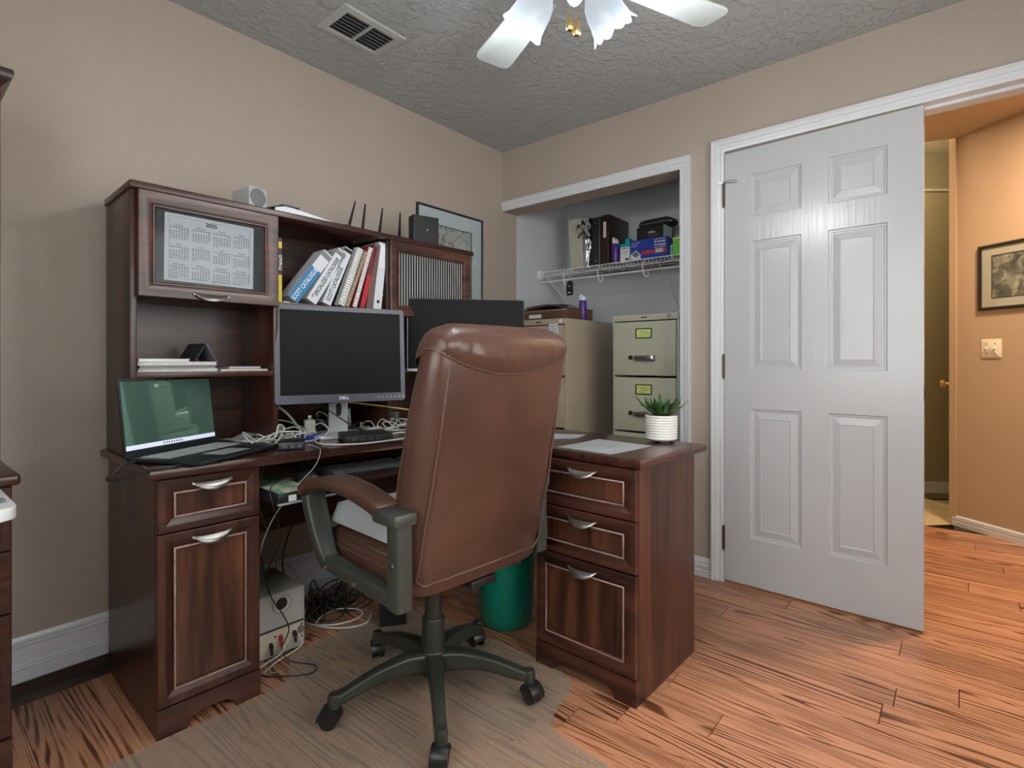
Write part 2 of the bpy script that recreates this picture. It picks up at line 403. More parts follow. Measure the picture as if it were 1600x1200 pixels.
def leafmat():
    m, nt, b = nodes('succulent leaf')
    mp = coords(nt); n = N(nt, 'ShaderNodeTexNoise', Scale=30.0, Detail=3.0); lk(nt, mp, 0, n, 'Vector')
    r = ramp(nt, [(.3, (.010, .035, .008)), (.6, (.035, .10, .022)), (.8, (.12, .22, .05))]); lk(nt, n, 'Fac', r, 'Fac'); lk(nt, r, 'Color', b, 'Base Color')
    b.inputs['Roughness'].default_value = .4
    return m
M['leaf'] = leafmat()
def camo():
    m, nt, b = nodes('camouflage mouse pad')
    mp = coords(nt); n = N(nt, 'ShaderNodeTexVoronoi', Scale=28.0); lk(nt, mp, 0, n, 'Vector')
    r = ramp(nt, [(.0, (.34, .34, .20)), (.3, (.16, .20, .10)), (.5, (.42, .43, .29)), (.75, (.10, .26, .22))]); r.color_ramp.interpolation = 'CONSTANT'
    sp = N(nt, 'ShaderNodeSeparateColor'); lk(nt, n, 'Color', sp, 0); lk(nt, sp, 0, r, 'Fac'); lk(nt, r, 'Color', b, 'Base Color'); b.inputs['Roughness'].default_value = .6
    return m
M['camo'] = camo()
def mapprint():
    m, nt, b = nodes('old map print')
    mp = coords(nt); n = N(nt, 'ShaderNodeTexNoise', Scale=9.0, Detail=6.0); lk(nt, mp, 0, n, 'Vector')
    r = ramp(nt, [(.47, (.52, .50, .45)), (.495, (.16, .15, .14)), (.515, (.58, .57, .53)), (.60, (.55, .53, .48)), (.61, (.30, .28, .26)), (.63, (.58, .57, .53))]); lk(nt, n, 'Fac', r, 'Fac'); lk(nt, r, 'Color', b, 'Base Color'); b.inputs['Roughness'].default_value = .8
    return m
M['map'] = mapprint()
def bwprint():
    m, nt, b = nodes('dark abstract print')
    mp = coords(nt); n = N(nt, 'ShaderNodeTexNoise', Scale=14.0, Detail=4.0, Distortion=.8); lk(nt, mp, 0, n, 'Vector')
    r = ramp(nt, [(.36, (.02, .018, .015)), (.5, (.18, .15, .11)), (.66, (.55, .48, .36))]); lk(nt, n, 'Fac', r, 'Fac'); lk(nt, r, 'Color', b, 'Base Color'); b.inputs['Roughness'].default_value = .5
    return m
M['bwprint'] = bwprint()

# ================================================================== THE ROOM
HC = 2.44
XL, YR = -3.05, -3.0                            # far left wall and the wall behind the camera
# floor: oak strip planks running along wall B, each its own piece
g = G(); g.box(XL, 1.80, -3.6, .12, -.05, -.0118)
floor = struct(g.build('floor', M['subfloor'], smooth=0))
PITCH, X0 = .1245, -.0115
known = {0: -1.727, 1: -2.136, 2: -1.534, 3: -2.303, 5: -2.12, 8: -1.755, 10: -1.403, -6: -2.338, -9: -2.478}
cache = {}
def plank(xa, ya, yb, wid):
    key = (round(wid, 4), round(yb - ya, 3))
    if key not in cache:
        gg = G(); gg.box(.0004, wid - .0004, .0011, yb - ya - .0011, -.012, 0, .0007, seg=1); o = gg.build('plank', M['oak'], floor, smooth=0); cache[key] = o.data
    else:
        o = bpy.data.objects.new('plank', cache[key]); C.objects.link(o); o.parent = floor
    o.location = (xa, ya, 0)
rr = random.Random(11)
for k in range(-15, 25):
    xb = X0 - PITCH * k; xa = xb - PITCH
    if xb > 1.80: continue
    xa = max(xa, XL)
    ylo, yhi = (YR, 0.0) if xb <= 0.001 else (-3.5, -1.41)
    j = known.get(k, ylo + rr.uniform(.2, 1.2)); L = 1.22
    cuts = [j + L * q for q in range(-4, 5)]
    cuts = [ylo] + sorted(c for c in cuts if ylo + .12 < c < yhi - .12) + [yhi]
    for a, b in zip(cuts[:-1], cuts[1:]): plank(xa, a, b, xb - xa)
# closet floor and strip under the front wall
g = G(); g.box(-.0115, .87, -1.40, 0, -.0115, -.0005); o = g.build('plank', M['oak'], floor, smooth=0)

g = G(); g.box(XL - .1, .15, YR - .12, .12, HC, HC + .08)
struct(g.build('ceiling', M['ceiling'], smooth=0))

# wall A (left wall in the photo): tan, and its return into the closet opening
g = G(); g.box(XL - .1, .143, 0, .12, -.05, HC + .05)
struct(g.build('wall_left', M['wall'], smooth=0))
# wall B: header over the closet, pier, header over the doorway
WT = .143
OY0, OZ = -1.206, 2.056                           # closet opening
DY0, DZ = -1.412, 2.105                           # doorway
g = G()
g.box(0, WT, OY0, 0, OZ, HC + .05); g.box(0, WT, DY0, OY0, -.05, HC + .05); g.box(0, WT, YR - .12, DY0, DZ, HC + .05)
struct(g.build('wall_right', M['wall'], smooth=0))
# wall behind the camera with a window, and the far left wall
g = G()
wx0, wx1, wz0, wz1 = -2.5, -.7, .75, 2.1
g.box(XL - .1, wx0, YR - .12, YR, -.05, HC + .05); g.box(wx1, 0, YR - .12, YR, -.05, HC + .05)
g.box(wx0, wx1, YR - .12, YR, -.05, wz0); g.box(wx0, wx1, YR - .12, YR, wz1, HC + .05)
struct(g.build('wall_rear', M['wall'], smooth=0))
vy0, vy1 = -2.35, -1.15
g = G(); g.box(XL - .1, XL, YR, vy0, -.05, HC + .05); g.box(XL - .1, XL, vy1, 0, -.05, HC + .05); g.box(XL - .1, XL, vy0, vy1, -.05, wz0); g.box(XL - .1, XL, vy0, vy1, wz1, HC + .05)
struct(g.build('wall_side', M['wall'], smooth=0))
win = struct(thing('window_1', '', '', (0, 0, 0))); del win['label']; del win['category']
g = G(); f = .05
g.box(wx0, wx1, YR - .08, YR - .03, wz0, wz0 + f); g.box(wx0, wx1, YR - .08, YR - .03, wz1 - f, wz1)
g.box(wx0, wx0 + f, YR - .08, YR - .03, wz0 + f, wz1 - f); g.box(wx1 - f, wx1, YR - .08, YR - .03, wz0 + f, wz1 - f)
g.box((wx0 + wx1) / 2 - .02, (wx0 + wx1) / 2 + .02, YR - .08, YR - .03, wz0 + f, wz1 - f)
g.build('window_frame', M['trim'], win, smooth=0)
for a, b in ((wx0 + f, (wx0 + wx1) / 2 - .02), ((wx0 + wx1) / 2 + .02, wx1 - f)):
    g = G(); g.box(a, b, YR - .06, YR - .055, wz0 + f, wz1 - f); g.build('pane', M['glass'], win, smooth=0)

win2 = struct(thing('window_2', '', '', (0, 0, 0))); del win2['label']; del win2['category']
g = G()
g.box(XL - .08, XL - .03, vy0, vy1, wz0, wz0 + f); g.box(XL - .08, XL - .03, vy0, vy1, wz1 - f, wz1)
g.box(XL - .08, XL - .03, vy0, vy0 + f, wz0 + f, wz1 - f); g.box(XL - .08, XL - .03, vy1 - f, vy1, wz0 + f, wz1 - f)
g.box(XL - .08, XL - .03, vy0 + f, vy1 - f, (wz0 + wz1) / 2 - .02, (wz0 + wz1) / 2 + .02)
g.build('window_frame', M['trim'], win2, smooth=0)
for a, b in ((wz0 + f, (wz0 + wz1) / 2 - .02), ((wz0 + wz1) / 2 + .02, wz1 - f)):
    g = G(); g.box(XL - .06, XL - .055, vy0 + f, vy1 - f, a, b); g.build('pane', M['glass'], win2, smooth=0)

# closet shell
g = G(); g.box(WT, .80, 0, .08, -.05, HC); g.box(.756, .87, -1.40, 0, -.05, HC); g.box(WT, .756, -1.40, -1.36, -.05, HC)
struct(g.build('wall_closet', M['closet_paint'], smooth=0))
g = G(); g.box(WT, .87, -1.40, .08, HC, HC + .06)
struct(g.build('ceiling', M['closet_paint'], smooth=0))

# casings: stepped profile, mitred at the corner
def casing(name, y0, y1, ztop, wd, legs, floor_z=0.0):
    """casing on wall B around an opening from y0 (left, hi y) to y1; legs = which jambs get a leg"""
    prof = [(0, 0), (0, -.009), (.10 * wd, -.010), (.22 * wd, -.013), (.26 * wd, -.010), (.50 * wd, -.013), (.55 * wd, -.017), (.82 * wd, -.019), (.88 * wd, -.023), (wd, -.023), (wd, 0)]
    g = G()
    path = []
    if 'L' in legs: path.append(lambda u: (y0 + u, floor_z))
    path.append((lambda u: (y0 + u, ztop + u)) if 'L' in legs else (lambda u: (y0, ztop + u)))
    path.append((lambda u: (y1 - u, ztop + u)) if 'R' in legs else (lambda u: (y1, ztop + u)))
    if 'R' in legs: path.append(lambda u: (y1 - u, floor_z))
    rs = []
    for fn in path: rs.append([(x, *fn(u)) for u, x in prof])
    g.rings(rs)
    return struct(g.build(name, M['trim'], smooth=20))
casing('trim_1', -.004, OY0, OZ - .002, .056, 'R')
casing('trim_2', -1.427, YR + .05, 2.087, .058, 'L')
# jamb lining and stop of the doorway
g = G()
g.box(.0, WT, -3.0, -1.427, 2.087, 2.105); g.box(0, WT, -1.427, DY0, 0, 2.105)
g.box(.040, .075, -3.0, -1.428, 2.074, 2.0868); g.box(.040, .075, -1.440, -1.4272, 0, 2.074)
struct(g.build('trim_3', M['trim'], smooth=0))
# closet jamb lining
# baseboards: stacked profile
def baseboard(name, pts, h, prof, mat):
    """pts = run on the floor (x, y), wall on the left of the run"""
    g = G(); rs = []
    a, b = Vector(pts[0]), Vector(pts[1]); d = (b - a).normalized(); n = Vector((d.y, -d.x))
    for p in (a, b): rs.append([(p.x + n.x * t, p.y + n.y * t, z) for t, z in prof])
    g.rings(rs); return struct(g.build(name, mat, smooth=20))
tall = [(0, 0), (.017, 0), (.017, .036), (.013, .040), (.017, .044), (.013, .048), (.013, .088), (.018, .092), (.013, .098), (.017, .102), (.012, .108), (.012, .158), (.018, .163), (.011, .169), (.017, .174), (.010, .180), (.006, .191), (0, .191)]
low = [(0, 0), (.014, 0), (.014, .032), (.010, .036), (.014, .042), (.014, .060), (.009, .064), (.013, .070), (.010, .078), (.004, .093), (0, .093)]
baseboard('baseboard_left', [(XL, 0), (0, 0)], .19, tall, M['trim'])
baseboard('baseboard_right', [(0, -1.262), (0, -1.366)], .093, low, M['trim'])
g = G(); g.prism([(-.018, 0), (-.018, .050), (-.028, .052), (-.060, .034), (-.066, .028), (-.066, 0)], XL + .55, -1.9, 'yz')
struct(g.build('trim_4', M['darkstrip'], smooth=20))

# ------------------------------------------------------------------ the six panel door, ajar by a degree or two
DW, DT = .768, .035
door = bpy.data.objects.new('door_1', None); C.objects.link(door); struct(door)
door.location = (-.004, -1.4295, 0); door.rotation_euler = (0, 0, R(-91.3))
zb, zt = .012, 2.074
cols = [(.119, .336), (.440, .651)]
rows = [(.235, .846), (1.030, 1.636), (1.750, 1.950)]
g = G()
xs = [0, cols[0][0], cols[0][1], cols[1][0], cols[1][1], DW]; zs = [zb] + [v for r in rows for v in r] + [zt]
for i in (0, 2, 4): g.box(xs[i], xs[i + 1], 0, DT, zb, zt)
for i in (1, 3):
    for j in (0, 2, 4, 6): g.box(xs[i], xs[i + 1], 0, DT, zs[j], zs[j + 1])
g.build('door_slab', M['doorp'], door, smooth=0)
prof = [(0, .0005), (.004, .007), (.010, .007), (.013, .0105), (.017, .0105), (.046, .004), (.049, .006)]
for c in cols:
    for r_ in rows:
        g = G(); g.front(c[0], c[1], r_[0], r_[1], prof)
        g.front(c[0], c[1], r_[0], r_[1], [(0, DT - .0005), (.004, DT - .007), (.046, DT - .004)])
        g.build('door_panel', M['doorp'], door, smooth=0)
for z in (.215, 1.045, 1.875):
    g = G(); g.tube([(-.004, -.005, z - .055), (-.004, -.005, z + .055)], .0065, 10); g.tube([(-.004, -.005, z - .062), (-.004, -.005, z + .062)], .004, 8)
    g.box(-.001, .002, -.003, .004, z - .05, z + .05)
    h = g.build('hinge', M['copper'], door)
    if z > 1.8:
        g = G(); g.tube([(-.004, -.006, z + .062), (.018, -.022, z + .060), (.046, -.016, z + .058)], .0045, 8); g.tube([(.046, -.016, z + .058), (.056, -.001, z + .058)], .007, 8)
        g.tube([(-.004, -.006, z + .062), (-.024, -.020, z + .060)], .004, 8); g.build('hinge_pin_stop', M['steel'], h)
g = G(); g.box(DW - .0005, DW + .0015, .006, DT - .006, .915, .972, .001); g.tube([(DW + .001, DT / 2, .943), (DW + .006, DT / 2, .943)], .008, 10)
g.build('latch_plate', M['frame'], door)

# ------------------------------------------------------------------ the hall beyond the doorway
P0 = Vector((1.881, -2.277)); td = Vector((-.610, -.7924)); tn = Vector((.7924, -.610))
def TW(s, z, out=0.0): q = P0 + td * s - tn * out; return Vector((q.x, q.y, z))    # out = towards the camera
g = G(); q0, q1 = P0, P0 + td * 1.75
g.prism([tuple(q0), tuple(q1), tuple(q1 + tn * .12), tuple(q0 + tn * .12)], -.05, 2.95)
struct(g.build('wall_hall', M['hall_paint'], smooth=0))
baseboard('baseboard_hall', [tuple(P0), tuple(P0 + td * 1.7)], .09, [(0, 0), (.014, 0), (.014, .030), (.010, .034), (.013, .040), (.012, .060), (.006, .066), (0, .068)], M['trim'])
# lowered ceiling over the hall, tan painted
g = G(); g.prism([(WT, DY0), (1.55, DY0), (1.86, -2.29), (.75, -3.7), (WT, -3.7)], 2.52, 2.60)
struct(g.build('ceiling', M['hall_paint'], smooth=0))
# jamb at the end of the tan wall and the door seen edge on
g = G(); g.prism([tuple(P0 + td * .022 - tn * .012), tuple(P0 - td * .02 - tn * .012), tuple(P0 - td * .02 + tn * .13), tuple(P0 + td * .022 + tn * .13)], 0, 2.95)
struct(g.build('trim_5', M['hall_paint'], smooth=0))
d2 = bpy.data.objects.new('door_2', None); C.objects.link(d2); struct(d2)
d2.location = (1.915, -2.298, 0); d2.rotation_euler = (0, 0, R(.5))
g = G(); g.box(0, .74, 0, .034, .014, 2.03, .002); g.build('door_slab', M['trim'], d2)
for z in (.35, 1.02, 1.70):
    g = G(); g.tube([(-.003, .036, z - .045), (-.003, .036, z + .045)], .006, 8); g.build('hinge', M['copper'], d2)
g = G(); Mx = Matrix.Rotation(R(-90), 4, 'X'); g.lathe([(.002, 0), (.024, .001), (.024, .006), (.010, .009), (.009, .028), (.022, .036), (.026, .048), (.020, .058), (.002, .060)], 16, (.07, .034, .92), Mx); g.build('door_knob', M['brass'], d2)
# tiled room further on
pa, pb = Vector((1.731, -2.14)), Vector((1.881, -2.277)); e1 = (pb - pa).normalized(); e2 = Vector((-e1.y, e1.x))
if e2.x < 0: e2 = -e2
g = G(); o_ = pa - e1 * 1.0
g.prism([tuple(o_), tuple(o_ + e1 * 1.6), tuple(o_ + e1 * 1.6 + e2 * 2.2), tuple(o_ + e2 * 2.2)], -.03, .0)
fl2 = struct(g.build('floor', M['subfloor'], smooth=0))
g = G(); g.box(.003, .427, .003, .302, 0, .006, .002, seg=1); tdta = None
for i in range(4):
    for j in range(7):
        if tdta is None: t = g.build('tile', M['tile'], fl2, smooth=0); tdta = t.data
        else: t = bpy.data.objects.new('tile', tdta); C.objects.link(t); t.parent = fl2
        q = o_ + e1 * (.43 * i - .10) + e2 * (.305 * j)
        t.location = (q.x, q.y, .0); t.rotation_euler = (0, 0, math.atan2(e1.y, e1.x))
fd = Vector((.641, -.7676)); fc = Vector((2.926, -2.19)); fn = Vector((.7676, .641))
def farbox(name, s0, s1, t0, t1, z0, z1, mat):
    g = G(); g.prism([tuple(fc + fd * s0 + fn * t0), tuple(fc + fd * s1 + fn * t0), tuple(fc + fd * s1 + fn * t1), tuple(fc + fd * s0 + fn * t1)], z0, z1); return struct(g.build(name, mat, smooth=0))
farbox('wall_far', -2.2, 1.3, 0, .1, -.05, 2.455, M['olive_paint'])
farbox('trim_6', -2.2, 1.3, -.012, .35, 2.455, 2.475, M['ceil_hall'])
farbox('wall_far_upper', -2.2, 1.3, .34, .44, 2.475, 3.0, M['olive_paint'])
farbox('baseboard_far', -2.2, 1.3, -.013, -.0005, 0, .085, M['trim'])
g = G(); g.box(1.2, 4.2, -3.4, .2, 2.90, 2.98); struct(g.build('ceiling', M['ceil_hall'], smooth=0))
# remaining hall walls (they only close the space)
g = G(); g.box(WT, 2.2, -1.41, -1.401, -.05, 2.95); g.box(.80, 3.6, .06, .12, -.05, 3.0); g.box(.87, 1.0, -.2, .12, -.05, 3.0)
struct(g.build('wall_hall_side', M['olive_paint'], smooth=0))
g = G(); g.box(4.2, 4.3, -4.2, .2, -.05, 3.05); g.box(-.05, 4.2, -4.3, -4.2, -.05, 3.05); g.box(.87, 4.2, .12, .22, -.05, 3.05); g.box(.87, 4.3, -4.3, .22, 3.0, 3.08); g.box(-.05, .87, -4.3, -1.40, 2.96, 3.04); g.box(-.05, .0, -4.3, -3.12, -.05, 3.05)  # unseen outer shell, added to block sky light leaking into the hall
g.box(-.05, 4.3, -4.3, .22, -.14, -.06)
struct(g.build('light_block_shell', M['olive_paint'], smooth=0))

# ================================================================== CHERRY DESK SET
RP = [(0, .018), (0, .003), (.003, 0), (.018, .0), (.024, .002), (.039, .0075), (.040, .0015), (.042, .0), (.0445, .0), (.0465, .0015), (.048, .011)]
def handle_mesh():
    g = G()
    def f(u, v):
        a = (u - .5) * 2; k = (1 - abs(a) ** 2.4)
        x = a * .056; drop = .002 + .021 * k
        y = -.004 - .020 * (1 - a * a) ** .7 * (.35 + .65 * math.sin(v * math.pi * .55)) - .002
        return (x, y, .004 - v * drop + .004 * abs(a) ** 3)
    g.grid(14, 6, f)
    bmesh.ops.solidify(g.bm, geom=list(g.bm.faces), thickness=.0028)
    for s in (-1, 1): g.tube([(s * .051, .0005, .002), (s * .051, -.008, .003)], .004, 8)
    return g
HM = None
def put_handle(parent, x, y, z):
    global HM
    if HM is None: o = handle_mesh().build('handle', M['steel'], parent); HM = o.data
    else: o = bpy.data.objects.new('handle', HM); C.objects.link(o); o.parent = parent
    o.location = (x, y, z); return o

def panel_front(parent, kind, x0, x1, z0, z1, wm):
    g = G(); g.front(x0, x1, z0, z1, RP, cap=False)
    o = g.build(kind, wm, parent, smooth=20)
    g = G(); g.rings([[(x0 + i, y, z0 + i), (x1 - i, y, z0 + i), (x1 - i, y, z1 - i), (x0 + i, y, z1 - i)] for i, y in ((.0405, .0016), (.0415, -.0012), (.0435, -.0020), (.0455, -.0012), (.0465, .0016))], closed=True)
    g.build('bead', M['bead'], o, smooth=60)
    i, y = RP[-1]
    g = G(); g.faces([(x0 + i, y, z0 + i), (x1 - i, y, z0 + i), (x1 - i, y, z1 - i), (x0 + i, y, z1 - i), (x0 + i, y + .004, z0 + i), (x1 - i, y + .004, z0 + i), (x1 - i, y + .004, z1 - i), (x0 + i, y + .004, z1 - i)],
                     [(0, 1, 2, 3), (7, 6, 5, 4), (0, 4, 5, 1), (1, 5, 6, 2), (2, 6, 7, 3), (3, 7, 4, 0)])
    g.build('inset_panel', M['woodpan'], o, smooth=0)
    return o
def pedestal(name, label, loc, rz, wd, dp, fronts, H=.736, hdz=.026):
    t = thing(name, label, 'cabinet', loc, rz)
    g = G()
    g.box(0, .016, .0185, dp, 0, H, .001); g.box(wd - .016, wd, .0185, dp, 0, H, .001)
    g.box(.016, wd - .016, .0185, dp, H - .016, H); g.box(.016, wd - .016, .03, dp, .085, .10); g.box(.016, wd - .016, dp - .008, dp, .0, H)
    g.build('body', M['woodz'], t, smooth=0)
    a = .105; zt_ = .082                                             # plinth with its arched cut-out
    poly = [(.0, 0), (a - .015, 0), (a - .010, .010), (a + .005, .028), (a + .020, .036), (wd - a - .020, .036), (wd - a - .005, .028), (wd - a + .010, .010), (wd - a + .015, 0), (wd, 0), (wd, zt_), (0, zt_)]
    poly = [(0, 0), (.075, 0), (.080, .014), (.095, .030), (.115, .036), (wd - .115, .036), (wd - .095, .030), (wd - .080, .014), (wd - .075, 0), (wd, 0), (wd, zt_), (0, zt_)]
    g = G(); g.prism(poly, .0005, .0180, 'xz'); g.build('plinth', M['woodx'], t, smooth=0)
    for kind, z0, z1 in fronts:
        o = panel_front(t, kind, .0015, wd - .0015, z0, z1, M['woodz'] if kind == 'door' else M['woodx'])
        put_handle(o, wd / 2, .001, z1 - hdz)
    return t
LP = pedestal('desk_cabinet', 'narrow cherry cabinet with one drawer over one door, under the laptop', W(-2.130, -.633), TH, .287, .545,
              [('door', .085, .575), ('drawer', .579, .734)])
RPd = pedestal('desk_cabinet', 'cherry pedestal with three drawers, carrying the potted succulent end of the desk', W(-1.112, -1.178), TH + R(-90), .395, .440,
               [('drawer', .085, .405), ('drawer', .409, .570), ('drawer', .574, .734)], hdz=.030)

# continuous L-shaped worktop
DZT = .767
poly = [(-2.152, -.078), (-2.152, -.652), (-1.90, -.656), (-1.86, -.660), (-1.66, -.670), (-1.50, -.676), (-1.36, -.702), (-1.26, -.742), (-1.185, -.80), (-1.132, -.89), (-1.110, -1.0), (-1.105, -1.20), (-1.124, -1.595), (-.652, -1.612), (-.652, -.078)]
wt = tag(bpy.data.objects.new('worktop', None), 'L-shaped cherry worktop with rounded edge running from the laptop round to the succulent', 'worktop'); C.objects.link(wt)
wt.rotation_euler = (0, 0, TH); wt.location = (0, 0, .738)
g = G(); g.prism(poly[::-1], 0, .029, 'xy', .011); g.build('top', M['woodtop'], wt)
g = G(); g.box(-1.838, -.70, -.128, -.112, -.378, -.001); g.build('modesty_panel', M['woodx'], wt, smooth=0)
g = G(); g.box(-.680, -.664, -1.17, -.14, -.378, -.001); g.build('modesty_panel', M['woodx'], wt, smooth=0)
g = G(); g.box(-.72, -.66, -.20, -.135, -.738, -.001); g.build('corner_leg', M['woodz'], wt, smooth=0)

# sliding keyboard tray with its mouse platform
kt = thing('keyboard_tray', 'cherry keyboard tray slung under the worktop behind the chair arm', 'tray', W(-1.5, -.50, .660), TH)
g = G(); g.box(-.11, .33, -.235, .10, -.018, 0, .005); g.build('tray_board', M['woodtop'], kt)
for x in (-.119, .339):
    g = G(); g.box(x - .006, x + .006, -.16, .20, -.002, .030); g.box(x - .006, x + .006, -.02, .20, .030, .0825); g.build('slide_rail', M['blackm'], kt, smooth=0)
g = G(); g.box(-.335, -.12, -.235, .03, -.040, -.004, .004); mp_ = g.build('mouse_platform', M['black'], kt)
g = G(); g.box(-.330, -.125, -.230, .025, -.004, 0, .001); g.build('mouse_pad', M['camo'], mp_)
g = G(); g.box(-.30, -.275, -.2362, -.235, -.032, -.012); g.build('sticker', M['paper'], mp_)
g = G(); g.box(-.335, -.12, -.237, -.235, -.040, -.034); g.build('edge_trim', M['silver'], mp_)

# hutch standing on the worktop
hu = thing('desk_hutch', 'cherry hutch on the worktop with a calendar door, open book bay and ribbed glass door', 'hutch', W(-1.407, -.39, DZT), TH)
hx0, hx1 = -.730, .730; HT = .863; dpt = .298                           # local x; front y = 0, back +
lx1 = -.283; rx0 = .240                                                  # towers end / begin
g = G(); g.box(hx0 - .006, hx1 + .006, -.024, dpt, HT - .022, HT, .003); g.build('top', M['woodx'], hu)
for x in (hx0, hx1 - .018):
    g = G(); g.box(x, x + .018, 0, dpt, 0, HT - .0225, .0015); g.build('side_panel', M['woodz'], hu)
for x in (lx1, rx0 - .018):
    g = G(); g.box(x, x + .018, .001, dpt - .006, 0, HT - .0225, .0015); g.build('divider', M['woodz'], hu)
g = G(); g.box(hx0 + .018, hx1 - .018, dpt - .006, dpt, 0, HT - .0225); g.build('back_panel', M['woodx'], hu, smooth=0)
for x0, x1, z in ((hx0 + .018, lx1, .510), (lx1 + .018, rx0 - .018, .510), (rx0, hx1 - .018, .510), (hx0 + .018, lx1, .250), (rx0, hx1 - .018, .250)):
    g = G(); g.box(x0, x1, .004, dpt - .006, z, z + .018, .001); g.build('shelf', M['woodx'], hu)
def glass_door(x0, x1, z0, z1, fr, glassm, ribs, hx):
    pr = [(0, -.001), (0, -.018), (.003, -.021), (.012, -.021), (fr - .022, -.017), (fr - .008, -.011), (fr - .007, -.0145), (fr - .003, -.0145), (fr, -.008), (fr, -.002)]
    g = G(); rs = [[(x0 + i, y, z0 + i), (x1 - i, y, z0 + i), (x1 - i, y, z1 - i), (x0 + i, y, z1 - i)] for i, y in pr]
    g.rings(rs, closed=True)
    d = g.build('door', M['woodx'], hu, smooth=20)
    a, b, c_, e = x0 + fr - .004, x1 - fr + .004, z0 + fr - .004, z1 - fr + .004
    g = G()
    if not ribs: g.box(a, b, -.008, -.005, c_, e)
    else:
        g.box(a, b, -.006, -.003, c_, e)
    gl = g.build('glass', glassm, d, smooth=40)
    if ribs:
        g = G(); n = 27
        for k in range(n):
            x = a + (b - a) * (k + .5) / n; g.tube([(x, -.0075, c_ + .001), (x, -.0075, e - .001)], .0021, 8)
        o = g.build('glass_rib', M['rib'], d, smooth=60); o['kind'] = 'stuff'
    put_handle(d, hx, -.020, z0 + .017)
    return d
glass_door(hx0 + .015, lx1 + .010, .506, .842, .050, M['smoke'], False, -.505)
glass_door(rx0 - .010, hx1 - .012, .506, .842, .050, M['ribglass'], True, .47)
# shelf-pin holes in the right divider
for k in range(5):
    g = G(); g.tube([(rx0 - .0180, .03, .60 + .032 * k), (rx0 - .0190, .03, .60 + .032 * k)], .003, 8); g.build('shelf_pin', M['paper'], hu)

# ================================================================== OFFICE CHAIR
def interp(tab, z):
    for (a, va), (b, vb) in zip(tab[:-1], tab[1:]):
        if z <= b:
            t = max(0, (z - a) / (b - a)); t = t * t * (3 - 2 * t) * .35 + t * .65
            return va + (vb - va) * t
    return tab[-1][1]
ch = thing('office_chair', 'brown leather executive office chair with a high back, on a five-caster base', 'chair', (-1.508, -1.011, .0045), R(-4))
YR_ = [(.44, -.225), (.60, -.262), (.74, -.292), (.90, -.322), (1.0, -.338), (1.08, -.350), (1.105, -.349), (1.125, -.341), (1.14, -.328), (1.15, -.308)]
YF_ = [(.44, -.105), (.60, -.130), (.74, -.150), (.90, -.195), (1.0, -.228), (1.08, -.252), (1.105, -.258), (1.125, -.265), (1.14, -.275), (1.15, -.290)]
HW_ = [(.44, .262), (.60, .262), (.74, .262), (.90, .264), (1.0, .264), (1.08, .260), (1.105, .250), (1.125, .236), (1.14, .212), (1.15, .172)]
def back_ring(z, out=0.0, n=8, m=12):
    yr, yf, hw = interp(YR_, z), interp(YF_, z), interp(HW_, z)
    hd = (yf - yr) / 2; cy = (yf + yr) / 2; r = min(.062, hd * .95)
    p = []
    for cx, cyy, a0 in ((hw - r, hd - r, 0), (-hw + r, hd - r, 90), (-hw + r, -hd + r, 180), (hw - r, -hd + r, 270)):
        for k in range(n + 1):
            a = R(a0 + 90 * k / n); p.append((cx + (r + out) * math.cos(a), cyy + (r + out) * math.sin(a)))
        nx = {0: (-hw + r, hd), 90: None, 180: (hw - r, -hd), 270: None}[a0]
        if nx is not None:
            sgn = 1 if a0 == 0 else -1; x_0 = p[-1][0]; x_1 = nx[0]
            for k in range(1, m): p.append((x_0 + (x_1 - x_0) * k / m, sgn * (hd + out)))
    q = []
    for x, y in p:
        # rear face gently bowed, front face quilted
        if y < 0: y -= .010 * (1 - (x / hw) ** 2)
        elif y > hd * .6: y += .016 * (1 - (x / hw) ** 2) + .006 * math.sin(z * 34) * (abs(x) < hw * .8)
        q.append((x, cy + y, z))
    return q
zs = [.452, .47, .50, .55, .60, .65, .70, .75, .80, .85, .90, .95, 1.0, 1.04, 1.08, 1.095, 1.105, 1.115, 1.125, 1.133, 1.14, 1.146, 1.15]
g = G(); rs = [back_ring(z) for z in zs]
c0 = [(x * .90, y * .92 - .018, .444) for x, y, z in rs[0]]
g.rings([c0] + rs); g.build('backrest', M['leather'], ch, smooth=60)
def zseam(x): return 1.092 - .062 * max(0, 1 - (x / .262) ** 2)
# puffed headrest over the top, with its gathered lower edge
g = G(); zz = [1.0, 1.008, 1.016, 1.024, 1.032, 1.040, 1.048, 1.056, 1.064, 1.072, 1.080, 1.088, 1.096, 1.104, 1.112, 1.119, 1.126, 1.133, 1.139, 1.144, 1.148, 1.15]
rr_ = []
for z in zz:
    base = back_ring(z, 0.0, 8, 30); outr = back_ring(z, 1.0, 8, 30); ring = []
    for (x, y, _), (xo, yo, _) in zip(base, outr):
        h = z - zseam(x) if y < -.28 else z - 1.04
        k = 0 if h < 0 else min(1, (h / .035)) ** .55
        amp = .0165 * k + .0065 * math.sin(x * 115 + 5 * math.sin(x * 31)) * (k * max(0, 1 - h / .075))
        dx, dy = xo - x, yo - y; L = math.hypot(dx, dy) or 1
        up = .012 * k if z > 1.10 else 0
        ring.append((x + dx / L * amp * .75, y + dy / L * amp, z + up * (z - 1.10) / .05))
    rr_.append(ring)
g.rings(rr_, cap0=False)
dele = [f for f in g.bm.faces if (lambda c: c.z < (zseam(c.x) if c.y < -.28 else 1.06) - .004)(f.calc_center_median())]
bmesh.ops.delete(g.bm, geom=dele, context='FACES')
g.build('headrest', M['leather'], ch, smooth=70)
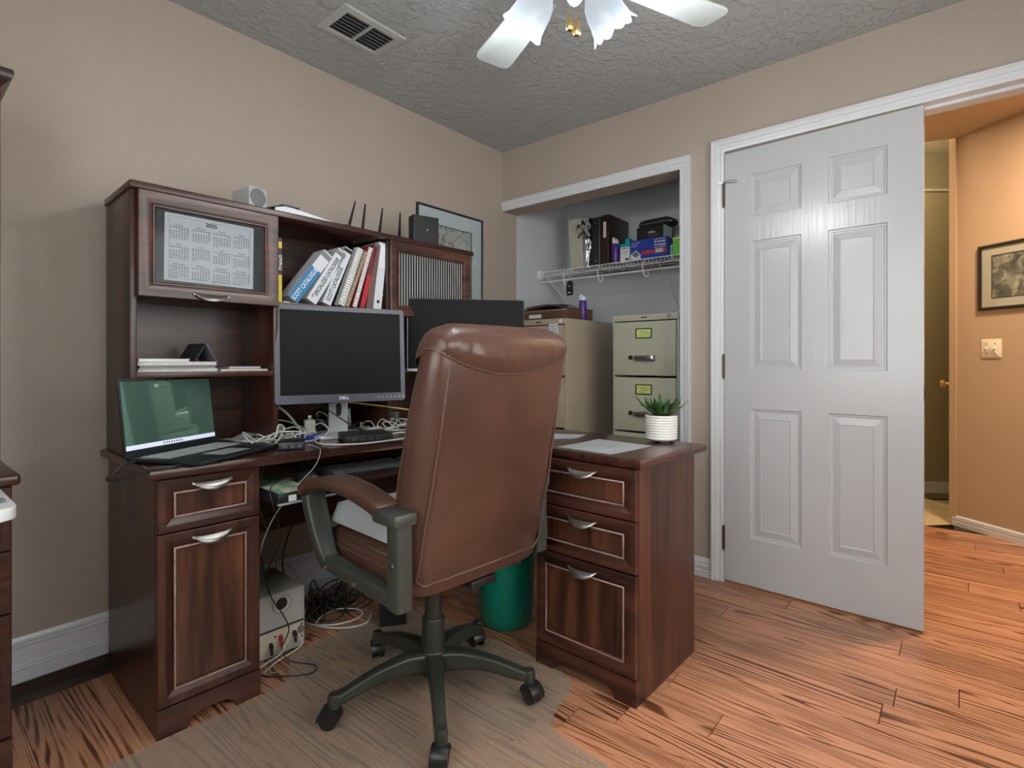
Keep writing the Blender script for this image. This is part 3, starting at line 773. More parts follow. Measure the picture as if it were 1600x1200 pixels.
# piping along the rear panel and along the headrest seam
def on_back(x, z, out=.004):
    yr, yf, hw = interp(YR_, z), interp(YF_, z), interp(HW_, z)
    return (x, yr - out - .010 * (1 - (x / hw) ** 2), z)
g = G()
for s in (-1, 1):
    p = [on_back(s * (.240 - .022 * min(1, max(0, (z - .5) / .55))), z, -.002) for z in [.50 + .04 * k for k in range(15)]]
    g.tube(p, .0032, 6)
p = [on_back(-.240, .50, -.002)] + [on_back(-.215 + .43 * k / 12, .478, .001) for k in range(13)] + [on_back(.240, .50, -.002)]
g.tube(cr(p, 3), .0034, 6)
g.tube([on_back(x, zseam(x), .001) for x in [-.225 + .45 * k / 30 for k in range(31)]], .0042, 6)
for s in (-1, 1):       # the seam runs over the shoulder and down the front edge
    p = [on_back(s * .222, zseam(.222), .001), (s * .246, -.340, 1.090), (s * .256, -.308, 1.096), (s * .250, -.272, 1.082)] + [(s * (interp(HW_, z) - .0165), interp(YF_, z) - .0165, z) for z in (1.04, 1.0, .95, .9, .85, .8, .75, .7, .65, .6)]
    g.tube(cr(p, 4), .0036, 6)
g.tube([(x, on_back(x, 1.125, .014)[1], 1.131 - 1.2 * x ** 4 * 4) for x in [-.185 + .37 * k / 20 for k in range(21)]], .003, 6)
g.build('piping', M['piping'], ch, smooth=60)
# side strips lower down (vinyl guard) and the lower wrap
g = G(); g.sweep([(-.266, -.20, .46), (-.268, -.205, .55), (-.266, -.225, .64)], rrect(.012, .045, .004), up=(0, 1, 0)); g.build('side_guard', M['armplastic'], ch)
# seat
g = G(); sec = rrect(.50, .47, .09, 6)
def seat_ring(k, z, b=0): return [(x * k, y * k + .03 + b, z) for x, y in sec]
g.rings([seat_ring(.86, .440), seat_ring(.95, .448), seat_ring(1.0, .470), seat_ring(1.005, .50), seat_ring(.985, .525), seat_ring(.93, .542), seat_ring(.80, .550), seat_ring(.5, .552)])
g.build('seat', M['leather'], ch, smooth=60)
g = G(); g.tube([(x * 1.008, y * 1.008 + .03, .508) for x, y in sec], .0045, 6, closed=True); g.tube([(x * .985, y * .985 + .03, .528) for x, y in sec], .003, 6, closed=True); g.build('seat_piping', M['piping'], ch, smooth=60)
# mechanism, lever
g = G(); g.box(-.10, .10, -.13, .14, .398, .438, .008); g.box(-.05, .05, -.24, -.10, .415, .440, .006); g.build('tilt_mechanism', M['black'], ch)
g = G(); g.tube([(.06, -.06, .42), (.15, -.10, .418), (.20, -.125, .410)], .006, 8); g.sweep([(.185, -.120, .412), (.215, -.135, .404), (.245, -.150, .394)], rrect(.030, .016, .006), scale=[(.8, .8), (1, 1), (.8, .8)]); g.build('tilt_lever', M['black'], ch)
# armrests: moulded loop + padded top
for s in (-1, 1):
    xa = s * .292 if s < 0 else .268; AY = -.045
    g = G()
    sec_ = rrect(.040, .050, .008, 3)
    g.sweep([(xa, .222, .655), (xa, .212, .62), (xa, .176, .55), (xa, .140, .494), (xa, .112, .470)], rrect(.040, .066, .010, 3), up=(1, 0, 0), scale=[(1, 1), (1, 1.0), (1, .95), (1, .85), (1, .75)])
    # lower rail
    g.sweep([(xa, .135, .476), (xa, .0, .470), (xa, -.262, .466)], rrect(.044, .040, .008, 3), up=(0, 0, 1))
    # rear post and shoulder cap
    g.sweep([(xa, -.242, .447), (xa, -.242, .56), (xa, -.240, .664)], rrect(.052, .046, .008, 3), up=(1, 0, 0), scale=[(1, 1), (1, 1), (1, 1)])
    g.box(xa - .036, xa + .036, -.272, -.165, .655, .690, .010)
    # upper bow carrying the pad
    bow = [(xa, .225, .655), (xa, .18, .680), (xa, .10, .694), (xa, .0, .694), (xa, -.09, .684), (xa, -.17, .668)]
    g.sweep(cr(bow, 3), rrect(.040, .018, .006, 3), up=(0, 0, 1))
    ar = g.build('armrest', M['armplastic'], ch, smooth=40)
    g = G()
    pad = cr([(xa, .248, .652), (xa, .232, .674), (xa, .18, .697), (xa, .09, .712), (xa, .0, .712), (xa, -.09, .702), (xa, -.165, .688), (xa, -.182, .680)], 4)
    n = len(pad); sc_ = []
    for i in range(n):
        t = i / (n - 1); k = min(1, (t / .10 + .12)) ** .5 * min(1, ((1 - t) / .08 + .15)) ** .5
        sc_.append((k * (1 - .10 * t), k))
    g.sweep(pad, rrect(.086, .036, .015, 4), up=(0, 0, 1), scale=sc_)
    pd = g.build('arm_pad', M['leather'], ar, smooth=60)
    g = G()
    for q in (-1, 1): g.tube([p + Vector((q * .034 * c_[0], 0, .0172 * c_[1])) for p, c_ in zip(pad[2:-1], sc_[2:-1])], .0016, 5)
    g.build('stitching', M['piping'], ar, smooth=60)
    if s > 0: ar.location.y = .035
    for y, z in ((.10, .468), (-.06, .463), (-.243, .56)):
        g = G(); g.tube([(xa + s * .0225, y, z), (xa + s * .0275, y, z)], .006, 8); g.build('bolt', M['steel'], ar)
# gas column and five-star base
g = G(); g.lathe([(.0, .10), (.037, .10), (.037, .245), (.034, .252), (.030, .254), (.029, .262), (.0275, .262), (.0275, .40), (0, .40)], 24); g.build('gas_column', M['chairbase'], ch)
g = G(); g.lathe([(0, .070), (.040, .072), (.046, .080), (.046, .138), (.040, .150), (0, .152)], 24); g.build('base_hub', M['chairbase'], ch)
legm = capm = None
for k in range(5):
    a = R(232 + 4 + 72 * k)
    g = G()
    path = [(.030, 0, .112), (.085, 0, .120), (.15, 0, .116), (.21, 0, .104), (.262, 0, .088), (.300, 0, .078)]
    sc_ = [(1.25, 1.25), (1.15, 1.15), (1.0, .95), (.9, .8), (.85, .68), (.85, .62)]
    g.sweep(cr(path, 3), rrect(.042, .052, .010, 3), up=(0, 0, 1), scale=[(interp([(i / 5, v[0]) for i, v in enumerate(sc_)], t / 15), interp([(i / 5, v[1]) for i, v in enumerate(sc_)], t / 15)) for t in range(16)])
    g.lathe([(0, .058), (.018, .058), (.019, .090), (.015, .098), (0, .099)], 14, (.308, 0, 0))
    lg = g.build('leg', M['chairbase'], ch, rot=(0, 0, a), smooth=45)
    ck = random.Random(k).uniform(-60, 60) if k else -16
    g = G()
    g.tube([(0, 0, .040), (0, 0, .062)], .006, 8)
    for s in (-1, 1):
        Mx = Matrix.Rotation(R(90), 4, 'X')
        i0 = [(.0, -.0065), (.020, -.0075), (.0265, -.0065), (.028, -.003), (.028, .004), (.024, .0075), (0, .008)]
        g.lathe(i0, 20, (.012, s * .0145, .028), Mx if s > 0 else Matrix.Rotation(R(-90), 4, 'X'))
    cap = [(.012 + .031 * math.cos(R(t)), .028 + .031 * math.sin(R(t))) for t in range(-5, 186, 12)]
    g.sweep([(x, 0, z) for x, z in cap], rrect(.0045, .048, .002, 2), up=(0, 1, 0))
    g.box(-.010, .030, -.006, .006, .020, .050, .003)
    g.build('caster', M['black'], lg, loc=(.308, 0, 0.0), rot=(0, 0, R(ck)), smooth=40)
# folded grey cushion on the seat
g = G()
def cush(u, v):
    x = (u - .5) * .42; y = (v - .5) * .34
    e = max(abs(u - .5), abs(v - .5)) * 2; k = max(0, 1 - e ** 6)
    return (x, y, (.020 + .075 * k ** .5 - .022 * math.sin(u * 3.1) * k + .045 * (1 - v) ** 2 * k))
g.grid(18, 14, cush); n0 = len(g.bm.verts)
g.grid(18, 14, lambda u, v: (cush(u, v)[0], cush(u, v)[1], .006 + .014 * max(abs(u - .5), abs(v - .5)) * 2))
bmesh.ops.remove_doubles(g.bm, verts=g.bm.verts, dist=.0008)
lc = Matrix.Rotation(R(-4), 4, 'Z') @ Vector((-.035, .055, 0))
tag(g.build('seat_cushion', plain('light grey cushion fabric', (.33, .35, .36), .85, bump=.3, bscale=160), loc=(-1.508 + lc.x, -1.011 + lc.y, .5525), rot=(0, 0, R(-4)), smooth=60), 'pale grey padded cushion lying on the brown office chair seat', 'cushion')

# clear chair mat under the chair
mp_ = [(-1.16, -.45), (-1.14, -.70), (-1.125, -1.16), (-1.15, -1.30), (-1.20, -1.335), (-1.34, -1.362), (-1.385, -1.385), (-1.405, -1.44), (-1.415, -1.60), (-1.44, -2.3), (-2.9, -2.3), (-2.9, -.60), (-2.83, -.582), (-2.135, -.582), (-1.80, -.598), (-1.765, -.58), (-1.75, -.55), (-1.70, -.45), (-1.67, -.435), (-1.20, -.425)]
g = G(); g.prism(mp_[::-1], .0006, .0042, 'xy', .0012); tag(g.build('chair_mat', M['mat_plastic'], smooth=0), 'clear plastic chair mat on the oak floor under the office chair', 'mat')

# ================================================================== ELECTRONICS ON THE DESK
def monitor(name, label, loc, rz, wd, z0, z1, tilt, bez, btm, colz):
    """loc at the desk below the screen face; local -y faces the viewer"""
    t = thing(name, label, 'monitor', loc, rz)
    h = z1 - z0; zc = (z0 + z1) / 2; rot = (R(-tilt), 0, 0)
    g = G(); g.rings([[(x, y, z) for x, z in rrect(wd - 2 * i, h - 2 * i, .010)] for i, y in ((0, .004), (.0, .030), (.02, .040), (.09, .052))])
    hs = g.build('housing', M['blackm'], t, loc=(0, 0, zc), rot=rot)
    g = G()
    ro = [(x, z) for x, z in rrect(wd, h, .012)]
    iw, ih = wd - 2 * bez, h - bez - btm; off = (btm - bez) / 2
    ri = [(x, z + off) for x, z in rrect(iw, ih, .002)]
    g.rings([[(x, .006, z) for x, z in ro], [(x, -.006, z) for x, z in ro], [(x * .993, -.009, z * .99) for x, z in ro], [(x, -.009, z) for x, z in ri], [(x, -.002, z) for x, z in ri], [(x, .006, z) for x, z in ri]], closed=True)
    bz = g.build('bezel', M['bezel'] if bez > .01 else M['black'], t, loc=(0, 0, zc), rot=rot)
    g = G(); g.box(-iw / 2, iw / 2, -.004, .004, -ih / 2 + off, ih / 2 + off); g.build('screen', M['screen'], t, loc=(0, 0, zc), rot=rot, smooth=0)
    g = G(); g.prism([(-.038, .0), (.038, .0), (.038, colz - .0), (-.038, colz)], .066, .082, 'xz', .003)
    g.box(-.03, .03, .04, .085, colz - .08, colz + .04, .004)
    st = g.build('stand_column', M['silver'], t)
    g = G(); g.prism([(x, z + .105) for x, z in rrect(.021, .052, .0103, 6)], .0652, .0662, 'xz'); g.build('cable_slot', M['black'], st)
    g = G(); g.rings([[(x * k, y * k + .05, z) for x, y in rrect(.24, .19, .05, 5)] for k, z in ((.99, .0), (1, .004), (.98, .012), (.9, .015))]); g.build('stand_base', M['silver'], t)
    return t, hs, bz
z0 = DZT + .0005
m1, hs, bz = monitor('monitor', 'near computer monitor with a thick grey bezel, facing the laptop side', (-1.452, -.412, z0), R(-17.8), .512, .138, .520, 3, .020, .034, .24)
text('DELL', .015, M['white'], bz, (.0, -.0095, -.1725), sx=1.15, bold=.0006)
g = G()
for k in range(6): g.box(.135 + .018 * k, .143 + .018 * k, -.0094, -.0088, -.174, -.1725)
g.box(.243, .2465, -.0096, -.0088, -.177, -.1705); g.build('button', M['white'], bz, smooth=0)
m2, hs2, bz2 = monitor('monitor', 'far thin-bezel black monitor in the desk corner, half hidden by the chair back', (-.878, -.537, z0), R(-41), .545, .258, .592, 0, .004, .012, .36)
g = G(); g.box(-.2725, .2725, -.0105, -.0088, -.167, -.156); g.box(-.2725, -.270, -.0102, -.0088, -.156, .16); g.build('silver_trim', M['silver'], bz2, smooth=0)

# laptop
lp = thing('laptop', 'open dark laptop with a glossy green-reflecting screen at the left end of the desk', 'laptop', (-2.178, -.410, z0), R(27.3))
LW, LD = .358, .262
g = G(); g.box(0, LW, -LD, 0, .003, .015, .004); g.box(.02, LW - .02, -LD + .02, -.02, 0, .004); g.build('base', M['lapdark'], lp)
g = G()
for r_ in range(5):
    for c_ in range(14):
        x = .022 + c_ * .0217; y = -.030 - r_ * .0205
        g.box(x, x + .0180, y - .0165, y, .0148, .0165)
g.build('keyboard', M['keycap'], lp, smooth=0)
g = G(); g.box(.115, .235, -.235, -.160, .0149, .0155, .0002); g.build('touchpad', M['silver'], lp, smooth=0)
lid = G(); SH_ = .238
lid.box(0, LW, .0, .006, .0, SH_, .002); ld = lid.build('lid', M['lapdark'], lp, loc=(0, .003, .014), rot=(R(-7), 0, 0))
g = G(); g.box(.006, LW - .006, -.0012, .0, .034, SH_ - .010); g.build('screen', M['lapscreen'], ld, smooth=0)
g = G(); g.box(.006, LW - .006, -.0014, .0, .020, .034); g.build('taskbar', M['taskbar'], ld, smooth=0)
g = G()
for k in range(8): g.box(.135 + .010 * k, .140 + .010 * k, -.0018, -.0013, .0245, .0295)
g.build('taskbar_icon', M['bezel'], ld, smooth=0)
g = G(); g.tube([(.02, .003, .009), (LW - .02, .003, .009)], .006, 10); g.build('hinge', M['lapdark'], lp)
g = G(); g.box(.095, .108, -.0014, .0, .007, .014); g.box(.112, .1135, -.0014, 0, .005, .015); g.build('sticker', M['ink'], ld, smooth=0)
g = G()
for k in (-.02, 0, .012): g.tube([(LW / 2 + k, -.0006, SH_ - .005), (LW / 2 + k, -.0014, SH_ - .005)], .0016, 6)
g.build('webcam', M['silver'], ld)

# keyboard on the tray
kb = thing('keyboard', 'full-size black keyboard with raised back edge lying on the keyboard tray', 'keyboard', W(-1.390, -.640, .6605), TH + R(-8))
g = G(); g.prism([(-.075, 0), (.075, 0), (.075, .016), (-.075, .007)], -.215, .215, 'yz', .002); g.build('case', M['black'], kb)
g = G()
for r_ in range(6):
    x = -.207
    while x < .205:
        wk = .0165 if not (r_ == 0 and -.12 < x < -.02) else .095
        if abs(x - .078) > .006 and abs(x - .145) > .006:
            y = -.060 + r_ * .0205 + (.006 if r_ == 5 else 0); zb_ = .0075 + (y + .075) * .06
            g.box(x, x + wk, y, y + .0165, zb_, zb_ + .008, .0012, seg=1)
        x += wk + .0025
g.build('keys', M['bezeldark'], kb, smooth=0)['kind'] = 'stuff'
# mouse
ms = thing('mouse', 'small black computer mouse on the camouflage mouse pad', 'mouse', W(-1.690, -.640, .6605), TH + R(20))
g = G(); g.grid(14, 10, lambda u, v: (.031 * math.cos(2 * math.pi * u) * math.cos(v * math.pi / 2) ** .6, .052 * math.sin(2 * math.pi * u) * math.cos(v * math.pi / 2) ** .6, .034 * math.sin(v * math.pi / 2)))
bmesh.ops.remove_doubles(g.bm, verts=g.bm.verts, dist=.0005)
bmesh.ops.holes_fill(g.bm, edges=[e for e in g.bm.edges if e.is_boundary], sides=40)
g.build('shell', M['black'], ms, smooth=60)
g = G(); Mx = Matrix.Rotation(R(90), 4, 'Y'); g.lathe([(0, -.003), (.008, -.003), (.008, .003), (0, .003)], 12, (0, .024, .024), Mx); g.build('scroll_wheel', M['bezel'], ms)
# dock and small hub at the front of the desk
dk = thing('docking_station', 'flat black docking station with front ports in front of the monitor stand', 'dock', W(-1.424, -.585, z0), TH + R(-22))
g = G(); g.box(-.090, .090, -.078, .078, 0, .028, .004); g.build('case', M['blackm'], dk)
g = G()
for x in (-.06, -.03, .0, .025): g.box(x, x + .013, -.0788, -.0775, .010, .015)
g.build('port', M['bezel'], dk, smooth=0)
hb = thing('usb_hub', 'small glossy black hub box beside the laptop corner', 'hub', W(-1.700, -.555, z0), TH + R(-28))
g = G(); g.box(-.042, .042, -.055, .055, 0, .026, .003); g.build('case', M['black'], hb)
g = G()
for x in (-.028, -.004, .018): g.box(x, x + .014, -.0558, -.0545, .006, .018)
g.build('port', M['bezel'], hb, smooth=0)

# ================================================================== CABLES
def cable(name, label, pts, r, mat, cat='cable', group=None, dk_=True, n=6):
    P = [W(*p) if dk_ else Vector(p) for p in pts]
    g = G(); g.tube(cr(P, n), r, 6)
    return tag(g.build(name, mat, smooth=80), label, cat, group)
zc = DZT + .004
cable('cable', 'yellow network cable stretched behind the near monitor stand', [(-1.42, -.33, .905), (-1.30, -.36, .888), (-1.15, -.42, .862), (-1.05, -.40, .84), (-.98, -.30, .80), (-.97, -.22, zc)], .003, M['yellowcable'])
cable('cable', 'thick pale cable rising diagonally to the lower left of the near monitor', [(-1.50, -.27, zc), (-1.54, -.29, .80), (-1.60, -.32, .86), (-1.66, -.34, .91), (-1.62, -.345, .935)], .005, M['whitecable'])
cable('cable', 'grey cable dropping straight from the lower left corner of the near monitor', [(-1.63, -.32, .935), (-1.645, -.33, .90), (-1.655, -.335, .82), (-1.66, -.33, zc)], .0028, M['greycable'])
cable('cable', 'white cable looping round the front of the docking station', [(-1.36, -.64, .785), (-1.30, -.66, .790), (-1.30, -.70, .776), (-1.40, -.695, .7715), (-1.52, -.68, .7715), (-1.60, -.60, .7715), (-1.585, -.50, .772), (-1.52, -.44, .775), (-1.46, -.40, .776)], .0032, M['whitecable'])
cable('cable', 'white cable making a tall loop just right of the laptop', [(-1.50, -.33, zc), (-1.60, -.42, .800), (-1.70, -.44, .81), (-1.735, -.43, .785), (-1.72, -.47, .80), (-1.69, -.43, .835), (-1.66, -.41, .82), (-1.70, -.46, .79), (-1.74, -.50, .778)], .0035, M['whitecable'])
cable('cable', 'thin black cable arching from the monitor column down to the right', [(-1.50, -.36, .90), (-1.47, -.44, .86), (-1.42, -.46, .82), (-1.36, -.45, .79), (-1.30, -.42, .775), (-1.20, -.42, .772)], .0028, M['blackcable'])
cable('cable', 'grey cable hanging from the usb hub over the desk edge to the floor', [(-1.672, -.612, .780), (-1.665, -.665, .776), (-1.672, -.698, .765), (-1.70, -.71, .72), (-1.76, -.70, .66), (-1.83, -.68, .56), (-1.835, -.60, .42), (-1.825, -.55, .25), (-1.82, -.52, .10), (-1.80, -.52, .008), (-1.74, -.57, .0072)], .0019, M['greycable'])
cable('cable', 'black mouse cable curling back from the mouse and hanging below the tray', [(-1.705, -.588, .672), (-1.735, -.60, .678), (-1.795, -.66, .682), (-1.838, -.69, .665), (-1.828, -.70, .60), (-1.79, -.66, .50), (-1.785, -.60, .42), (-1.79, -.54, .34)], .002, M['blackcable'])
cable('cable', 'black keyboard cable rising from the keyboard to the desk edge', [(-1.585, -.535, .672), (-1.59, -.53, .69), (-1.60, -.60, .715), (-1.62, -.685, .735), (-1.63, -.700, .765), (-1.655, -.66, .775), (-1.665, -.62, .779)], .002, M['blackcable'])
cable('cable', 'long black cable falling in front of the subwoofer and looping on the chair mat', [(-1.775, -.22, .60), (-1.765, -.42, .42), (-1.745, -.476, .25), (-1.705, -.484, .17), (-1.678, -.486, .10), (-1.705, -.490, .04), (-1.695, -.53, .0072), (-1.650, -.62, .0072), (-1.685, -.655, .0072), (-1.755, -.60, .0072), (-1.80, -.54, .008), (-1.825, -.50, .06)], .0024, M['blackcable'])
cable('cable', 'black laptop charging cable looping out past the left end of the desk', [(-2.120, -.475, .774), (-2.150, -.50, .776), (-2.185, -.52, .770), (-2.212, -.535, .750), (-2.226, -.545, .741), (-2.215, -.575, .741), (-2.175, -.62, .757), (-2.140, -.650, .7735), (-2.09, -.66, .7725), (-2.06, -.62, .7725)], .0042, M['blackcable'])
cable('cable', 'white cable with a plug coiling on the floor under the desk', [(-1.50, -.10, .20), (-1.46, -.16, .12), (-1.47, -.22, .05), (-1.52, -.30, .008), (-1.46, -.40, .006), (-1.36, -.43, .006), (-1.31, -.38, .006), (-1.36, -.30, .006), (-1.44, -.30, .006), (-1.50, -.36, .006), (-1.44, -.46, .006), (-1.36, -.49, .006), (-1.30, -.44, .006)], .0036, M['whitecable'])
# the tangles nobody could count
rt = random.Random(5)
def tangle(name, label, cx, cy, rx, ry, z_, zr, n, r, mat, k=11):
    g = G()
    for i in range(n):
        a = rt.uniform(0, 6.28); da = rt.choice((-1, 1)) * rt.uniform(.45, .85); e = rt.uniform(.35, 1); p = []
        ox, oy = rt.uniform(-.45, .45) * rx, rt.uniform(-.45, .45) * ry; hz = zr * rt.random() ** 1.5; ph = rt.uniform(0, 6)
        fx, fy = rt.uniform(.35, .8), rt.uniform(.35, .8)
        for q in range(k):
            a += da; e = min(1, max(.3, e + rt.uniform(-.18, .18)))
            up = hz * max(0, math.sin(q * .8 + ph)) if 0 < q < k - 1 else 0
            p.append(W(cx + ox + rx * fx * e * math.cos(a), cy + oy + ry * fy * e * math.sin(a), z_ + r + up))
        g.tube(cr(p, 5), r, 5)
    o = tag(g.build(name, mat, smooth=80), label, 'cables'); o['kind'] = 'stuff'; return o
tangle('cable_tangle', 'tangle of white cables heaped on the desk between laptop and near monitor', -1.65, -.35, .19, .15, DZT + .001, .05, 17, .0028, M['whitecable'])
tangle('cable_tangle', 'tangle of black cables on the desk behind the near monitor stand', -1.42, -.26, .22, .12, DZT + .001, .12, 14, .0028, M['blackcable'])
tangle('cable_tangle', 'grey and white cables looping high behind the near monitor stand', -1.46, -.25, .20, .09, DZT + .001, .12, 5, .0030, M['whitecable'])
tangle('cable_tangle', 'pale cables strewn across the desk right of the monitor stand', -1.20, -.36, .16, .14, DZT + .001, .08, 11, .0028, M['whitecable'])
tangle('cable_tangle', 'tangle of black cables lying on the floor under the desk', -1.40, -.24, .21, .15, .001, .15, 15, .0032, M['blackcable'])
def hang(label, x, y, zt_, zb_, mat, r=.0024, sw=.03):
    return cable('cable', label, [(x, y, zt_), (x + sw, y - .01, zt_ * .7 + zb_ * .3), (x - sw * .6, y - .03, zt_ * .35 + zb_ * .65), (x + sw * .4, y - .02, zb_)], r, mat)
hang('black cable hanging under the desk behind the white subwoofer', -1.76, -.11 - .03, .70, .235, M['blackcable'])
hang('black cable hanging beside the chair armrest under the desk', -1.55, -.20, .70, .03, M['blackcable'], .003, .05)
hang('grey cable hanging under the desk left of the chair armrest', -1.62, -.18, .70, .03, M['greycable'], .0024, -.04)

# ================================================================== SMALL THINGS ON AND IN THE DESK SET
# subwoofer
sb = thing('subwoofer', 'pale grey subwoofer with a bass port and plugs on the floor under the desk', 'speaker', (-1.722, -.272, 0), R(-2))
g = G(); g.box(-.115, .115, -.132, .13, .003, .228, .006); bx_ = g.build('cabinet', M['offwhite'], sb)
g = G(); g.lathe([(.036, 0), (.035, .0015), (.031, .0045), (.026, .003), (.021, .0012), (.021, 0)], 28, (.025, -.1325, .186), Matrix.Rotation(R(90), 4, 'X'), True); bpt = g.build('bass_port', M['offwhite'], sb)
g = G(); g.lathe([(0, .0), (.0212, .0), (.0212, .0014), (0, .0014)], 24, (.025, -.1325, .186), Matrix.Rotation(R(90), 4, 'X')); g.build('port_opening', M['ink'], bpt)
g = G(); g.box(-.105, .108, -.1350, -.1325, .026, .094, .001); pl = g.build('connector_plate', M['switch'], sb)
g = G(); g.box(-.105, .108, -.1345, -.132, .098, .103); g.build('seam', M['ink'], sb, smooth=0)
g = G()
for x, z in ((-.095, .086), (.10, .086), (.10, .040), (-.095, .21), (.0, .075)): g.tube([(x, -.134, z), (x, -.1362, z)], .004, 8)
g.build('screw', M['ink'], pl)
for x, z, m_ in ((.02, .070, 'bookred'), (.026, .056, 'white'), (-.015, .052, 'black'), (.072, .066, 'blackm')):
    g = G(); g.tube([(x, -.134, z), (x - .004, -.152, z - .006)], .0075, 10); g.tube([(x - .004, -.152, z - .006), (x - .012, -.170, z - .020)], .005, 8); g.build('plug', M[m_], pl)
g = G(); g.tube([(.095, -.134, .070), (.095, -.144, .070)], .012, 14); g.build('volume_knob', M['grey'], pl)
cable('cable', 'white audio cable drooping across the subwoofer connector plate', [(-1.650, -.437, .062), (-1.648, -.455, .045), (-1.665, -.452, .022), (-1.74, -.450, .008), (-1.80, -.48, .006)], .0028, M['whitecable'], dk_=False)
cable('cable', 'white audio cable bundle running low along the subwoofer front', [(-1.705, -.440, .045), (-1.73, -.452, .030), (-1.78, -.452, .018), (-1.82, -.46, .012)], .0028, M['whitecable'], dk_=False)
# black power box behind the chair column
ub = thing('power_box', 'black power backup box with white markings on the floor behind the chair column', 'power box', W(-1.235, -.50), TH + R(-35))
g = G(); g.box(-.055, .055, -.11, .11, .002, .165, .006); bb = g.build('case', M['black'], ub)
g = G(); g.box(.012, .030, -.1115, -.1098, .055, .060); g.box(.030, .036, -.1115, -.1098, .048, .060); g.box(.012, .02, -.1115, -.1098, .11, .116); g.box(.028, .034, -.1115, -.1098, .108, .118); g.build('marking', M['white'], bb, smooth=0)
# green bin
tb = thing('waste_bin', 'teal green plastic waste bin under the desk return', 'bin', (-.975, -.862, 0))
g = G(); g.lathe([(0, .002), (.100, .002), (.106, .008), (.1185, .17), (.131, .340), (.136, .342), (.137, .350), (.133, .353), (.128, .348), (.115, .17), (.101, .012), (0, .010)], 40); g.build('tub', M['teal'], tb, smooth=50)
g = G(); g.lathe([(.1375, .334), (.1405, .336), (.1405, .352), (.1375, .355), (.1345, .352), (.1345, .340)], 40, closed=True); g.build('rim', M['teal'], tb)

# white gadgets and adapters at the back of the desk
def gadget(name, label, cat, x, y, rz, parts):
    t = thing(name, label, cat, W(x, y, z0), TH + R(rz))
    for nm, dims, mat, bev in parts:
        g = G(); g.box(*dims, bev); g.build(nm, M[mat], t)
    return t
gadget('power_adapter', 'black power adapter block standing at the back of the desk beside the yellow cable', 'adapter', -1.10, -.30, -30, [('case', (-.035, .035, -.03, .03, 0, .07), 'black', .005), ('label', (-.012, .012, -.0306, -.0300, .030, .042), 'silver', .0)])
gadget('power_adapter', 'pale power plug standing upright left of the monitor column', 'adapter', -1.50, -.30, -20, [('case', (-.022, .022, -.022, .022, 0, .065), 'offwhite', .008), ('prong', (-.006, .006, -.004, .004, .065, .08), 'steel', .001)])
sp = thing('desk_speaker', 'grey cube speaker standing behind the near monitor column', 'speaker', W(-1.31, -.22, z0), TH + R(-25))
g = G(); g.prism([(-.042, 0), (.042, 0), (.036, .095), (-.036, .095)], -.04, .04, 'xz', .006); g.build('case', M['silver'], sp)
g = G(); g.lathe([(0, .002), (.028, .002), (.030, 0)], 20, (0, -.0405, .05), Matrix.Rotation(R(90), 4, 'X')); g.build('grille', M['grey'], sp)
gadget('paper_pad', 'small blue printed card packet lying among the desk cables', 'packet', -1.555, -.40, 35, [('card', (-.045, .045, -.03, .03, .0, .018), 'blue', .002), ('printed_label', (-.035, .030, -.020, .020, .018, .0184), 'silver', .0)])
def sheet(name, label, corners, z, mat='paper', cat='paper', dk_=True, lift=.004, t_=.0006, group=None):
    P = [W(x, y, z) if dk_ else Vector((x, y, z)) for x, y in corners]
    g = G(); rs_ = random.Random(len(label))
    ph = rs_.uniform(0, 3)
    f = lambda u, v: (P[0] * (1 - u) * (1 - v) + P[1] * u * (1 - v) + P[2] * u * v + P[3] * (1 - u) * v) + Vector((0, 0, lift * abs(math.sin(u * 2.6 + ph)) * abs(u - .5) * 2))
    g.grid(8, 6, f); bmesh.ops.solidify(g.bm, geom=list(g.bm.faces), thickness=t_)
    return tag(g.build(name, M[mat], smooth=30), label, cat, group)
sheet('paper_sheet', 'white letter sheet lying on the desk end next to the succulent', [(-1.080, -1.245), (-.830, -1.262), (-.848, -1.495), (-1.090, -1.470)], DZT + .0014, lift=.003)
sheet('paper_sheet', 'white sheet on the desk return right beside the chair back', [(-1.02, -1.115), (-.86, -1.035), (-.775, -1.170), (-.93, -1.235 + .06)], DZT + .0014, lift=.006)
sheet('paper_sheet', 'white papers on the desk right of the docking station', [(-1.17, -.32), (-.98, -.26), (-.93, -.40), (-1.12, -.46)], DZT + .003, lift=.012)
sheet('paper_sheet', 'folded cream slip on the desk behind the laptop corner', [(-1.82, -.19), (-1.70, -.17), (-1.68, -.25), (-1.80, -.28)], DZT + .004, lift=.02)
gadget('remote_box', 'flat black device lying on the desk near the chair back', 'device', -1.06, -.545, -38, [('case', (-.09, .09, -.05, .05, 0, .022), 'blackm', .004), ('panel', (-.08, .08, -.0505, -.0500, .006, .016), 'bezel', 0)])

# potted succulent
pp = thing('potted_succulent', 'spiky green succulent in a ribbed white pot on the desk corner', 'plant', W(-.712, -1.462, z0))
pr = [(0, .008), (.050, .008)]
for k in range(9): z = .012 + k * .0098; pr += [(.0555 + .002 * (k / 9), z), (.0580 + .002 * (k / 9), z + .003), (.0580 + .002 * (k / 9), z + .0065), (.0555 + .002 * (k / 9), z + .0092)]
pr += [(.058, .101), (.054, .101), (.052, .09), (0, .09)]
g = G(); g.lathe(pr, 36); g.build('pot', M['pot'], pp, smooth=50)
g = G(); g.lathe([(0, .0895), (.0515, .0895), (.0515, .095), (.03, .098), (0, .099)], 20); g.build('soil', M['soil'], pp)
for k in range(3):
    a = R(120 * k + 40); g = G(); g.lathe([(0, 0), (.008, 0), (.009, .009), (0, .0095)], 10, (.04 * math.cos(a), .04 * math.sin(a), 0)); g.build('foot', M['ink'], pp)
